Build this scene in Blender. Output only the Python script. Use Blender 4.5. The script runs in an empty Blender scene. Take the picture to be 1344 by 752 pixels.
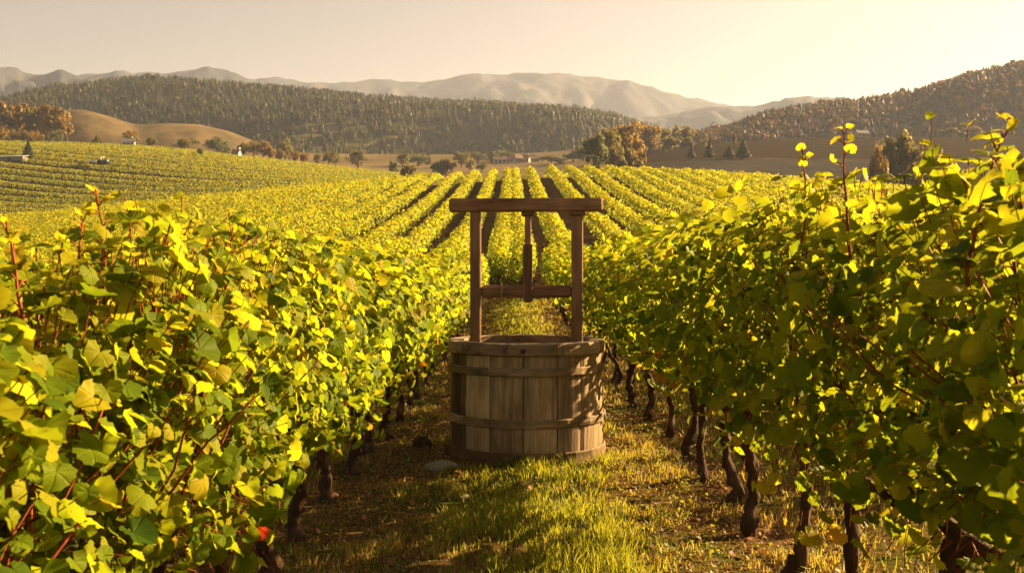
import bpy, math, random
import numpy as np
from mathutils import Vector, noise as mnoise

random.seed(7)
rng = np.random.default_rng(7)
SC = bpy.context.scene
COL = SC.collection
R = math.radians

# ------------------------------------------------------------------ camera
F_PX, CX, HY, EYE = 1307.0, 672.0, 362.0, 1.40      # focal length in photo pixels, image centre, eye-level row, eye height
cam_d = bpy.data.cameras.new('camera')
cam = bpy.data.objects.new('camera', cam_d)
COL.objects.link(cam)
cam.location = (0, 0, EYE)
cam.rotation_euler = (R(90) - math.atan((376 - HY) / F_PX), 0, 0)
cam_d.sensor_width = 36.0
cam_d.lens = 36.0 * F_PX / 1344.0
cam_d.clip_start, cam_d.clip_end = 0.05, 12000
cam_d.dof.use_dof = True
cam_d.dof.focus_distance = 7.4
cam_d.dof.aperture_fstop = 9.0
SC.camera = cam

# ------------------------------------------------------------------ sky and sun
SUN_AZ, SUN_EL = 60.0, 23.0
world = bpy.data.worlds.new('World')
SC.world = world
world.use_nodes = True
wn = world.node_tree
wn.nodes.clear()
sky = wn.nodes.new('ShaderNodeTexSky')
sky.sky_type = 'NISHITA'
sky.sun_disc = False
sky.sun_elevation, sky.sun_rotation = R(SUN_EL), R(SUN_AZ)
sky.air_density, sky.dust_density, sky.ozone_density = 1.0, 2.2, 0.6
tint = wn.nodes.new('ShaderNodeMix')
tint.data_type, tint.blend_type = 'RGBA', 'MULTIPLY'
tint.inputs[0].default_value = 1.0
tint.inputs[7].default_value = (0.505, 0.338, 0.233, 1)
bgn = wn.nodes.new('ShaderNodeBackground')
bgn.inputs[1].default_value = 0.05
wo = wn.nodes.new('ShaderNodeOutputWorld')
wn.links.new(sky.outputs[0], tint.inputs[6])
wn.links.new(tint.outputs[2], bgn.inputs[0])
wn.links.new(bgn.outputs[0], wo.inputs[0])
sun_d = bpy.data.lights.new('sun', 'SUN')
sun_d.energy, sun_d.angle, sun_d.color = 5.0, R(0.5), (1.0, 0.665, 0.28)
sun = bpy.data.objects.new('sun', sun_d)
COL.objects.link(sun)
SUNV = Vector((math.sin(R(SUN_AZ)) * math.cos(R(SUN_EL)), math.cos(R(SUN_AZ)) * math.cos(R(SUN_EL)), math.sin(R(SUN_EL))))
sun.rotation_euler = SUNV.to_track_quat('Z', 'Y').to_euler()
sun.location = (40, 40, 40)

SC.view_settings.view_transform = 'Standard'
SC.view_settings.look = 'None'
SC.view_settings.gamma = 1.0
SC.view_settings.exposure = 2.65
SC.render.engine = 'CYCLES'
cy = SC.cycles
cy.use_denoising = True
try:
    cy.denoiser = 'OPENIMAGEDENOISE'
    cy.denoising_input_passes = 'RGB_ALBEDO_NORMAL'
except Exception:
    pass
cy.max_bounces, cy.diffuse_bounces, cy.glossy_bounces, cy.transmission_bounces = 6, 3, 2, 4
cy.volume_bounces, cy.transparent_max_bounces = 1, 6
cy.sample_clamp_indirect = 6.0
HAZE_DENSITY = 0.000155


# ------------------------------------------------------------------ helpers
def px_world(px, py, D):
    return ((px - CX) / F_PX * D, D, EYE + (HY - py) / F_PX * D)


def mesh_np(name, V, faces, mats, smooth=False, attrs=None, fmat=None):
    """one mesh from numpy arrays; faces is a list of (m,k) index arrays"""
    V = np.asarray(V, dtype=np.float32)
    me = bpy.data.meshes.new(name)
    me.vertices.add(len(V))
    me.vertices.foreach_set('co', V.ravel())
    loops = np.concatenate([np.asarray(f).ravel() for f in faces]).astype(np.int32)
    sizes = np.concatenate([np.full(len(f), np.asarray(f).shape[1]) for f in faces])
    starts = np.concatenate([[0], np.cumsum(sizes)[:-1]]).astype(np.int32)
    me.loops.add(len(loops))
    me.loops.foreach_set('vertex_index', loops)
    me.polygons.add(len(sizes))
    me.polygons.foreach_set('loop_start', starts)
    if fmat is not None:
        me.polygons.foreach_set('material_index', np.asarray(fmat, dtype=np.int32))
    me.polygons.foreach_set('use_smooth', np.full(len(sizes), bool(smooth)))
    me.update(calc_edges=True)
    for k, a in (attrs or {}).items():
        at = me.attributes.new(k, 'FLOAT', 'POINT')
        at.data.foreach_set('value', np.asarray(a, dtype=np.float32))
    for m in (mats if isinstance(mats, (list, tuple)) else [mats]):
        me.materials.append(m)
    return me


class MB:
    """collects pieces with a tone per vertex, then builds one mesh"""
    def __init__(self):
        self.V, self.F, self.T, self.M, self.n = [], {}, [], {}, 0

    def add(self, V, faces, tone=0.5, mat=0):
        V = np.asarray(V, dtype=np.float32)
        self.V.append(V)
        t = np.full(len(V), tone, dtype=np.float32) if np.isscalar(tone) else np.asarray(tone, dtype=np.float32)
        self.T.append(t)
        for f in faces:
            f = np.asarray(f)
            if len(f) == 0:
                continue
            self.F.setdefault((f.shape[1], mat), []).append(f + self.n)
        self.n += len(V)

    def mesh(self, name, mats, smooth=False, extra=None):
        fs, fm = [], []
        for (k, m), l in self.F.items():
            a = np.concatenate(l)
            fs.append(a)
            fm.append(np.full(len(a), m))
        return mesh_np(name, np.concatenate(self.V), fs, mats, smooth, {'tone': np.concatenate(self.T)}, np.concatenate(fm))

    def box(self, x0, x1, y0, y1, z0, z1, tone=0.5, mat=0, b=0.0):
        """box with chamfered vertical and horizontal edges when b > 0"""
        if b <= 0:
            V = [(x, y, z) for z in (z0, z1) for y in (y0, y1) for x in (x0, x1)]
            self.add(V, [[(0, 2, 3, 1), (4, 5, 7, 6), (0, 1, 5, 4), (2, 6, 7, 3), (0, 4, 6, 2), (1, 3, 7, 5)]], tone, mat)
            return
        prof = [(x0 + b, y0), (x1 - b, y0), (x1, y0 + b), (x1, y1 - b), (x1 - b, y1), (x0 + b, y1), (x0, y1 - b), (x0, y0 + b)]
        cx, cy_ = (x0 + x1) / 2, (y0 + y1) / 2
        ins = [(cx + (p[0] - cx) * (1 - 2 * b / (x1 - x0)), cy_ + (p[1] - cy_) * (1 - 2 * b / (y1 - y0))) for p in prof]
        V = [(*p, z0) for p in ins] + [(*p, z0 + b) for p in prof] + [(*p, z1 - b) for p in prof] + [(*p, z1) for p in ins]
        q = []
        for r in range(3):
            for i in range(8):
                j = (i + 1) % 8
                q.append((r * 8 + i, r * 8 + j, r * 8 + 8 + j, r * 8 + 8 + i))
        self.add(V, [q, [tuple(range(7, -1, -1)), tuple(range(24, 32))]], tone, mat)

    def tube(self, P, rad, n=6, tone=0.5, mat=0, wob=0.0, cap=True):
        P = np.asarray(P, dtype=float)
        rad = np.full(len(P), rad) if np.isscalar(rad) else np.asarray(rad, dtype=float)
        T = np.gradient(P, axis=0)
        T /= np.linalg.norm(T, axis=1)[:, None] + 1e-9
        ref = np.array([0.13, 0.99, 0.05]) if abs(T[0][1]) < 0.8 else np.array([0.99, 0.1, 0.05])
        A = np.cross(T, ref)
        A /= np.linalg.norm(A, axis=1)[:, None] + 1e-9
        B = np.cross(T, A)
        an = np.arange(n) * 2 * math.pi / n
        rr = rad[:, None] * (1 + wob * rng.normal(size=(len(P), n)))
        V = P[:, None] + rr[..., None] * (np.cos(an)[None, :, None] * A[:, None] + np.sin(an)[None, :, None] * B[:, None])
        V = V.reshape(-1, 3)
        q = []
        for r in range(len(P) - 1):
            for i in range(n):
                j = (i + 1) % n
                q.append((r * n + i, r * n + j, r * n + n + j, r * n + n + i))
        fs = [np.array(q)]
        if cap and n > 2:
            fs.append(np.array([tuple(range(n - 1, -1, -1)), tuple(range((len(P) - 1) * n, len(P) * n))]))
        self.add(V, fs, tone, mat)


def link(name, me, parent=None, loc=(0, 0, 0), rot=(0, 0, 0), scale=(1, 1, 1)):
    o = bpy.data.objects.new(name, me)
    COL.objects.link(o)
    o.location, o.rotation_euler, o.scale = loc, rot, scale
    if parent is not None:
        o.parent = parent
    return o


def thing(name, label, cat, loc=(0, 0, 0), rz=0.0, group=None, scale=(1, 1, 1), me=None):
    o = bpy.data.objects.new(name, me)
    COL.objects.link(o)
    o.location, o.rotation_euler, o.scale = loc, (0, 0, rz), scale
    if me is None:
        o.empty_display_size = 0.2
    o['label'], o['category'] = label, cat
    if group:
        o['group'] = group
    return o


# ------------------------------------------------------------------ materials
class NT:
    def __init__(self, name):
        self.m = bpy.data.materials.new(name)
        self.m.use_nodes = True
        self.t = self.m.node_tree
        self.t.nodes.clear()
        self.out = self.N('OutputMaterial')

    def N(self, kind, **kw):
        n = self.t.nodes.new('ShaderNode' + kind)
        for k, v in kw.items():
            setattr(n, k, v)
        return n

    def L(self, a, b):
        self.t.links.new(a, b)

    def attr(self, name):
        n = self.N('Attribute', attribute_name=name)
        return n.outputs['Fac']

    def ramp(self, src, stops, interp='LINEAR'):
        n = self.N('ValToRGB')
        r = n.color_ramp
        r.interpolation = interp
        while len(r.elements) < len(stops):
            r.elements.new(0.5)
        for e, (p, c) in zip(r.elements, stops):
            e.position, e.color = p, (*c, 1)
        self.L(src, n.inputs[0])
        return n.outputs[0]

    def noise(self, scale, detail=4, rough=0.55, vec=None, dist=0.0):
        n = self.N('TexNoise')
        n.inputs['Scale'].default_value = scale
        n.inputs['Detail'].default_value = detail
        n.inputs['Roughness'].default_value = rough
        n.inputs['Distortion'].default_value = dist
        if vec is not None:
            self.L(vec, n.inputs['Vector'])
        return n.outputs[0]

    def coord(self, which='Object', scale=(1, 1, 1)):
        c = self.N('TexCoord')
        m = self.N('Mapping')
        m.inputs['Scale'].default_value = scale
        self.L(c.outputs[which], m.inputs[0])
        return m.outputs[0]

    def math(self, op, a, b=None):
        n = self.N('Math', operation=op)
        for i, v in enumerate((a, b)):
            if v is None:
                continue
            if isinstance(v, (int, float)):
                n.inputs[i].default_value = v
            else:
                self.L(v, n.inputs[i])
        return n.outputs[0]

    def mix(self, f, a, b, blend='MIX'):
        n = self.N('Mix', data_type='RGBA', blend_type=blend)
        for i, v in ((0, f), (6, a), (7, b)):
            if isinstance(v, (int, float)):
                n.inputs[i].default_value = v
            elif isinstance(v, tuple):
                n.inputs[i].default_value = (*v, 1)
            else:
                self.L(v, n.inputs[i])
        return n.outputs[2]

    def bsdf(self, col, rough=0.8, spec=0.3, bump=None, bstr=0.4, bdist=0.01):
        p = self.N('BsdfPrincipled')
        if isinstance(col, tuple):
            p.inputs['Base Color'].default_value = (*col, 1)
        else:
            self.L(col, p.inputs['Base Color'])
        if isinstance(rough, (int, float)):
            p.inputs['Roughness'].default_value = rough
        else:
            self.L(rough, p.inputs['Roughness'])
        p.inputs['Specular IOR Level'].default_value = spec
        if bump is not None:
            b = self.N('Bump')
            b.inputs['Strength'].default_value = bstr
            b.inputs['Distance'].default_value = bdist
            self.L(bump, b.inputs['Height'])
            self.L(b.outputs[0], p.inputs['Normal'])
        return p.outputs[0]

    def done(self, sh):
        self.L(sh, self.out.inputs[0])
        return self.m


def leaf_mat(name, refl, trans, tfac=0.45, rough=0.45, spec=0.35, vein=False, fleck=0.0):
    """leaf: reflecting face mixed with a translucent one; stops run over the leaf's own tone"""
    g = NT(name)
    t = g.attr('tone')
    a, b = g.ramp(t, refl), g.ramp(t, trans)
    bump = None
    if vein:
        v = g.math('POWER', g.attr('vein'), 5.0)
        a = g.mix(g.math('MULTIPLY', v, 0.10), a, (0.22, 0.25, 0.03))
        b = g.mix(g.math('MULTIPLY', v, 0.10), b, (0.20, 0.20, 0.03))
        bump = g.math('MULTIPLY', v, -1.0)
    if fleck:
        n = g.noise(fleck, 3, 0.6, g.coord('Object'))
        f = g.ramp(n, [(0.45, (1, 1, 1)), (0.75, (0.80, 0.80, 0.74))])
        a = g.mix(1.0, a, f, 'MULTIPLY')
        b = g.mix(1.0, b, f, 'MULTIPLY')
        sp = g.ramp(g.noise(55.0, 2, 0.5, g.coord('Object')), [(0.70, (0, 0, 0)), (0.75, (1, 1, 1))])
        a = g.mix(g.math('MULTIPLY', sp, 0.7), a, (0.13, 0.065, 0.02))
        b = g.mix(g.math('MULTIPLY', sp, 0.7), b, (0.16, 0.07, 0.01))
    s1 = g.bsdf(a, rough, spec, bump, 0.5, 0.004)
    tr = g.N('BsdfTranslucent')
    g.L(b, tr.inputs[0])
    mx = g.N('MixShader')
    mx.inputs[0].default_value = tfac
    g.L(s1, mx.inputs[1])
    g.L(tr.outputs[0], mx.inputs[2])
    return g.done(mx.outputs[0])


REFL = [(0.0, (0.030, 0.070, 0.007)), (0.45, (0.120, 0.172, 0.006)), (0.80, (0.28, 0.255, 0.009)), (0.93, (0.28, 0.22, 0.025)), (0.965, (0.30, 0.12, 0.025)), (1.0, (0.36, 0.035, 0.018))]
TRAN = [(0.0, (0.08, 0.16, 0.008)), (0.45, (0.33, 0.39, 0.012)), (0.80, (0.66, 0.58, 0.020)), (0.93, (0.68, 0.46, 0.03)), (0.965, (0.62, 0.20, 0.03)), (1.0, (0.60, 0.05, 0.02))]
M_leaf = leaf_mat('vine leaf', REFL, TRAN, 0.48, 0.5, 0.05, vein=True, fleck=14.0)
M_leaf_far = leaf_mat('vine leaf far', REFL, TRAN, 0.48, 0.6, 0.12)
M_hill_leaf = leaf_mat('hill vine leaf', [(0.0, (0.12, 0.16, 0.012)), (0.6, (0.25, 0.27, 0.016)), (1.0, (0.34, 0.30, 0.02))],
                       [(0.0, (0.22, 0.28, 0.015)), (0.6, (0.46, 0.45, 0.02)), (1.0, (0.52, 0.42, 0.03))], 0.4, 0.6, 0.2)


def simple(name, stops, scale=6.0, rough=0.85, spec=0.25, vscale=(1, 1, 1), bstr=0.5, bdist=0.01, tone=0.5, detail=6):
    """noise mixed with the mesh's own tone, through a ramp"""
    g = NT(name)
    n = g.noise(scale, detail, 0.6, g.coord('Object', vscale))
    f = g.math('ADD', g.math('MULTIPLY', n, 1.0 - tone), g.math('MULTIPLY', g.attr('tone'), tone))
    return g.done(g.bsdf(g.ramp(f, stops), rough, spec, n, bstr, bdist))


M_stem = simple('red cane', [(0.2, (0.10, 0.030, 0.015)), (0.5, (0.22, 0.055, 0.025)), (0.8, (0.26, 0.13, 0.04))], 30, 0.65, 0.06)
M_bark = simple('vine bark', [(0.25, (0.022, 0.013, 0.009)), (0.55, (0.075, 0.042, 0.026)), (0.8, (0.16, 0.10, 0.065))], 26, 0.95, 0.15, (1, 1, 0.22), 1.0, 0.02, 0.15)
M_trunk = simple('tree bark', [(0.3, (0.05, 0.035, 0.025)), (0.7, (0.12, 0.09, 0.065))], 3, 0.95, 0.1, (1, 1, 0.3))


def wood_mat(name, lo, mid, hi, stain=None, grain=(26, 26, 1.6), rough=0.75):
    g = NT(name)
    tone = g.attr('tone')
    vec = g.coord('Object', grain)
    off = g.N('VectorMath', operation='ADD')
    cmb = g.N('CombineXYZ')
    g.L(g.math('MULTIPLY', tone, 37.0), cmb.inputs[0])
    g.L(g.math('MULTIPLY', tone, 91.0), cmb.inputs[2])
    g.L(vec, off.inputs[0])
    g.L(cmb.outputs[0], off.inputs[1])
    n1 = g.noise(1.0, 8, 0.65, off.outputs[0], 0.6)
    n2 = g.noise(5.0, 3, 0.5, g.coord('Object', (1, 1, 0.6)))
    f = g.math('ADD', g.math('MULTIPLY', n1, 0.62), g.math('MULTIPLY', n2, 0.30))
    f = g.math('ADD', f, g.math('MULTIPLY', g.math('SUBTRACT', tone, 0.5), 0.32))
    col = g.ramp(f, [(0.25, lo), (0.47, mid), (0.68, hi)])
    if stain:      # damp, soiled foot of the boards
        c = g.N('SeparateXYZ')
        tc = g.N('TexCoord')
        g.L(tc.outputs['Object'], c.inputs[0])
        h = g.math('ADD', c.outputs[2], g.math('MULTIPLY', g.math('SUBTRACT', n2, 0.5), 0.5))
        k = g.ramp(h, [(0.05, (1, 1, 1)), (0.42, (0, 0, 0))])
        col = g.mix(g.math('MULTIPLY', k, 0.55), col, stain)
    return g.done(g.bsdf(col, rough, 0.25, n1, 0.7, 0.006))


M_stave = wood_mat('weathered staves', (0.040, 0.026, 0.016), (0.235, 0.165, 0.105), (0.56, 0.43, 0.29), (0.10, 0.052, 0.022))
M_hoop = wood_mat('weathered hoop', (0.05, 0.035, 0.022), (0.24, 0.168, 0.104), (0.48, 0.36, 0.24), None, (5, 5, 22))
M_base = wood_mat('soiled base band', (0.04, 0.026, 0.016), (0.15, 0.098, 0.056), (0.30, 0.20, 0.12), (0.07, 0.038, 0.018), (5, 5, 22))
M_rim = wood_mat('weathered rim', (0.08, 0.052, 0.032), (0.24, 0.165, 0.105), (0.42, 0.31, 0.21), None, (7, 7, 20))
M_beam = wood_mat('brown beam', (0.040, 0.020, 0.010), (0.19, 0.098, 0.048), (0.36, 0.21, 0.115), None, (1.8, 22, 22))
M_post = wood_mat('brown post', (0.04, 0.021, 0.011), (0.20, 0.106, 0.054), (0.38, 0.23, 0.13), None, (22, 22, 1.6))
M_iron = simple('rusty iron', [(0.3, (0.02, 0.014, 0.012)), (0.7, (0.07, 0.04, 0.028))], 40, 0.7, 0.4)
M_dark = simple('dark shaft earth and joint backing', [(0.3, (0.02, 0.014, 0.01)), (0.7, (0.04, 0.03, 0.02))], 8)
M_stone = simple('grey stone', [(0.3, (0.10, 0.09, 0.075)), (0.7, (0.30, 0.27, 0.23))], 14, 0.9, 0.2, (1, 1, 1), 0.8, 0.02)
M_clod = simple('earth clod', [(0.3, (0.03, 0.018, 0.010)), (0.7, (0.11, 0.065, 0.035))], 22, 0.95, 0.1, (1, 1, 1), 1.0, 0.03)
M_grass = leaf_mat('grass blades', [(0.0, (0.045, 0.080, 0.010)), (0.5, (0.120, 0.145, 0.016)), (0.8, (0.20, 0.17, 0.04)), (1.0, (0.30, 0.20, 0.08))],
                   [(0.0, (0.20, 0.27, 0.015)), (0.5, (0.44, 0.42, 0.022)), (0.8, (0.44, 0.33, 0.06)), (1.0, (0.46, 0.28, 0.09))], 0.45, 0.5, 0.3)
M_litter = leaf_mat('fallen leaves', [(0.0, (0.06, 0.035, 0.018)), (0.5, (0.19, 0.085, 0.030)), (1.0, (0.36, 0.19, 0.07))],
                    [(0.0, (0.08, 0.04, 0.015)), (0.5, (0.20, 0.09, 0.03)), (1.0, (0.30, 0.16, 0.05))], 0.3, 0.6, 0.25)


def crown_mat(name, lo, mid, hi, tlo, thi):
    return leaf_mat(name, [(0.0, lo), (0.5, mid), (1.0, hi)], [(0.0, tlo), (1.0, thi)], 0.35, 0.6, 0.2)


M_crown = {
    'green': crown_mat('green crown', (0.03, 0.048, 0.012), (0.055, 0.075, 0.016), (0.10, 0.10, 0.02), (0.10, 0.14, 0.02), (0.22, 0.20, 0.03)),
    'olive': crown_mat('olive crown', (0.04, 0.048, 0.014), (0.085, 0.082, 0.02), (0.15, 0.115, 0.025), (0.16, 0.15, 0.02), (0.32, 0.22, 0.03)),
    'gold': crown_mat('golden crown', (0.06, 0.045, 0.010), (0.17, 0.105, 0.015), (0.30, 0.18, 0.018), (0.20, 0.13, 0.015), (0.50, 0.30, 0.02)),
    'conifer': crown_mat('conifer crown', (0.016, 0.028, 0.014), (0.030, 0.042, 0.018), (0.055, 0.055, 0.02), (0.03, 0.05, 0.015), (0.08, 0.08, 0.02)),
    'forest': crown_mat('forest crowns', (0.022, 0.032, 0.014), (0.040, 0.046, 0.019), (0.085, 0.072, 0.028), (0.04, 0.05, 0.015), (0.12, 0.10, 0.03)),
    'redwood': crown_mat('brown forest crowns', (0.036, 0.021, 0.010), (0.062, 0.034, 0.014), (0.10, 0.05, 0.018), (0.06, 0.045, 0.012), (0.26, 0.13, 0.02)),
}

# ------------------------------------------------------------------ ground heights
PXC = np.array([-1500., 0, 200, 350, 440, 530, 620, 700, 780, 900, 1040, 1344, 2800])
NS = np.array([.40, .55, .70, .80, .86, .915, .965, 1.0, 1.02, .985, .915, .74, .50])
ND = np.array([0., 15, 22, 30, 42, 55, 80, 100, 118, 128, 136, 175])
NG = np.array([0., 0, .12, .5, 1.5, 3.1, 6.6, 9.8, 12.8, 14.1, 14.2, 12.4])
FD = np.array([200., 240, 280, 310, 330, 345, 380, 430, 520, 700, 1000, 4300])
FY = {  # ground row in the photograph at each far ring, by column
    -1500: [315, 285, 235, 205, 195, 190, 190, 195, 205, 215, 265, 335],
    0: [303, 268.5, 223.5, 197.5, 190, 187.5, 186, 190, 200, 215, 265, 335],
    200: [288, 253.5, 215.5, 199.5, 194.5, 193.5, 193, 200, 205, 215, 265, 335],
    350: [270, 242.5, 222.5, 214.5, 212, 212.5, 210, 213, 210, 215, 265, 335],
    440: [256, 239.5, 227.5, 222.5, 220.5, 221.5, 218, 214, 210, 215, 265, 335],
    530: [246, 243.5, 237.5, 235.5, 235, 236.5, 226, 215, 210, 215, 265, 335],
    620: [241, 235, 231, 229, 228, 227, 223, 215, 210, 215, 265, 335],
    700: [240, 234, 231, 229, 227, 226, 222, 214.5, 210, 215, 265, 335],
    780: [239, 232, 227, 224, 221, 218, 212, 206, 200, 212, 265, 335],
    900: [240, 222, 207, 200, 196, 193, 190, 190, 195, 210, 265, 335],
    1040: [250, 228, 210.5, 200, 193, 188, 181.5, 181, 190, 210, 265, 335],
    1344: [262, 236, 212, 199, 191, 186, 179, 180, 188, 210, 265, 335],
    2800: [285, 250, 225, 205, 195, 190, 182, 182, 190, 210, 265, 335],
}
DALL = np.concatenate([ND, FD])
TAB = np.zeros((len(PXC), len(DALL)))
for i, p in enumerate(PXC):
    TAB[i, :len(ND)] = NG * NS[i]
    TAB[i, len(ND):] = EYE + (HY - np.array(FY[int(p)])) / F_PX * FD
GU = np.linspace(-1500, 2800, 260)
GD = np.concatenate([np.linspace(0, 200, 201), np.linspace(201.5, 460, 173), np.geomspace(465, 4300, 60)])
_t1 = np.stack([np.interp(GD, DALL, TAB[i]) for i in range(len(PXC))])
GT = np.stack([np.interp(GU, PXC, _t1[:, j]) for j in range(len(GD))], axis=1)


def _smooth(A, k, axis):
    w = np.exp(-0.5 * (np.arange(-3 * k, 3 * k + 1) / k) ** 2)
    w /= w.sum()
    P = np.pad(A, [(3 * k, 3 * k) if a == axis else (0, 0) for a in range(2)], mode='edge')
    return np.apply_along_axis(lambda v: np.convolve(v, w, mode='valid'), axis, P)


GT = _smooth(_smooth(GT, 3, 0), 5, 1)
GT -= np.outer(GT[:, 0], np.clip(1 - GD / 30, 0, 1))


def ground_z(x, y):
    x, y = np.asarray(x, dtype=float), np.asarray(y, dtype=float)
    yy = np.clip(y, 1.0, 4299.0)
    u = np.clip(CX + x / yy * F_PX, -1499, 2799)
    fu = (u - GU[0]) / (GU[1] - GU[0])
    iu = np.clip(fu.astype(int), 0, len(GU) - 2)
    fu = fu - iu
    jd = np.clip(np.searchsorted(GD, yy) - 1, 0, len(GD) - 2)
    fd = (yy - GD[jd]) / (GD[jd + 1] - GD[jd])
    return (GT[iu, jd] * (1 - fu) + GT[iu + 1, jd] * fu) * (1 - fd) + (GT[iu, jd + 1] * (1 - fu) + GT[iu + 1, jd + 1] * fu) * fd


def micro(x, y):
    """small hummocks of the lane"""
    return (0.014 * np.sin(2.1 * x + 1.3) * np.sin(1.7 * y) + 0.010 * np.sin(5.3 * x - 3.1 * y) + 0.006 * np.sin(9.7 * x + 7.9 * y)) * np.clip(1.5 - np.asarray(y) / 30, 0, 1)


def gz(x, y):
    return float(ground_z(x, y))


# ground sheet
ang = np.concatenate([np.linspace(-180, -40, 40, endpoint=False), np.linspace(-40, 40, 241, endpoint=False), np.linspace(40, 180, 41)])
rad = np.concatenate([np.geomspace(0.25, 12, 70, endpoint=False), np.geomspace(12, 460, 190, endpoint=False), np.geomspace(460, 3200, 50)])
A_, R_ = np.meshgrid(np.radians(ang), rad, indexing='ij')
gx, gy = R_ * np.sin(A_), R_ * np.cos(A_)
gzz = ground_z(gx, gy) + micro(gx, gy)
na, nr = A_.shape
idx = np.arange(na * nr).reshape(na, nr)
quads = np.stack([idx[:-1, :-1], idx[1:, :-1], idx[1:, 1:], idx[:-1, 1:]], -1).reshape(-1, 4)[:, ::-1]
Vg = np.stack([gx, gy, gzz], -1).reshape(-1, 3)
Vg = np.vstack([Vg, [[0, 0, 0]]])
fan = np.array([(len(Vg) - 1, idx[i, 0], idx[i + 1, 0]) for i in range(na - 1)])[:, ::-1]
X_, Y_ = Vg[:, 0], Vg[:, 1]
PXV = CX + X_ / np.maximum(Y_, 1) * F_PX


def sstep(a, b, v):
    t = np.clip((v - a) / (b - a), 0, 1)
    return t * t * (3 - 2 * t)


# land use: lane 0, vineyard slope, hill vineyard, harvested and brown terraced fields (shade put into their colours), dry meadow
w_hill = sstep(178, 190, Y_) * (1 - sstep(350, 365, Y_)) * (1 - sstep(500, 560, PXV))
w_grey = sstep(178, 190, Y_) * (1 - sstep(279, 283, Y_)) * sstep(800, 850, PXV)
w_brown = sstep(279, 283, Y_) * (1 - sstep(430, 450, Y_)) * sstep(800, 850, PXV)
w_slope = sstep(29, 33, Y_) * (1 - sstep(165, 175, Y_))
w_mead = sstep(170, 200, Y_) * (1 - w_hill) * (1 - w_grey) * (1 - w_brown)


def ground_mat():
    g = NT('ground')
    obj = g.coord('Object')
    n1 = g.noise(1.1, 8, 0.65, obj)
    n2 = g.noise(16.0, 6, 0.7, obj)
    n3 = g.noise(0.03, 5, 0.6, obj)
    soil = g.ramp(n2, [(0.3, (0.045, 0.026, 0.014)), (0.55, (0.12, 0.068, 0.032)), (0.75, (0.22, 0.13, 0.06))])
    turf = g.ramp(n2, [(0.3, (0.030, 0.038, 0.010)), (0.55, (0.065, 0.075, 0.016)), (0.8, (0.13, 0.10, 0.03))])
    f = g.ramp(n1, [(0.42, (0, 0, 0)), (0.60, (1, 1, 1))])
    near = g.mix(f, soil, turf)
    hill = g.ramp(n3, [(0.3, (0.030, 0.022, 0.010)), (0.7, (0.060, 0.042, 0.018))])
    grey = g.ramp(g.noise(0.12, 5, 0.6, obj), [(0.3, (0.027, 0.026, 0.026)), (0.7, (0.050, 0.046, 0.043))])  # harvested field: albedo lowered, the slope's shade is put into the colour
    sep = g.N('SeparateXYZ')
    g.L(obj, sep.inputs[0])
    ph = g.math('ADD', g.math('MULTIPLY', sep.outputs[1], 0.9), g.math('MULTIPLY', g.noise(0.02, 3, 0.5, obj), 22.0))
    rows = g.math('ADD', g.math('MULTIPLY', g.math('SINE', ph), 0.5), 0.5)
    brown = g.mix(rows, (0.013, 0.010, 0.006), (0.044, 0.032, 0.018))  # terrace rows, both tones darkened to stand in for shade
    mead = g.ramp(n3, [(0.3, (0.10, 0.078, 0.040)), (0.7, (0.17, 0.13, 0.07))])
    near = g.mix(g.attr('slope'), near, g.ramp(n2, [(0.3, (0.020, 0.013, 0.008)), (0.7, (0.060, 0.040, 0.018))]))
    c = g.mix(g.attr('hill'), near, hill)
    c = g.mix(g.attr('grey'), c, grey)
    c = g.mix(g.attr('brown'), c, brown)
    c = g.mix(g.attr('mead'), c, mead)
    return g.done(g.bsdf(c, 1.0, 0.0, n2, 0.8, 0.03))


me = mesh_np('ground', Vg, [quads, fan], ground_mat(), True, {'slope': w_slope, 'hill': w_hill, 'grey': w_grey, 'brown': w_brown, 'mead': w_mead})
o = link('ground', me)
o['kind'] = 'structure'


# ------------------------------------------------------------------ hills, ridges, mountains
def fbm(x, y, s, octs=4, seed=0.0):
    f = np.frompyfunc(lambda a, b: mnoise.fractal((a * s + seed, b * s, seed * 1.7), 1.0, 2.0, octs), 2, 1)
    return f(x, y).astype(float)


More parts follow.
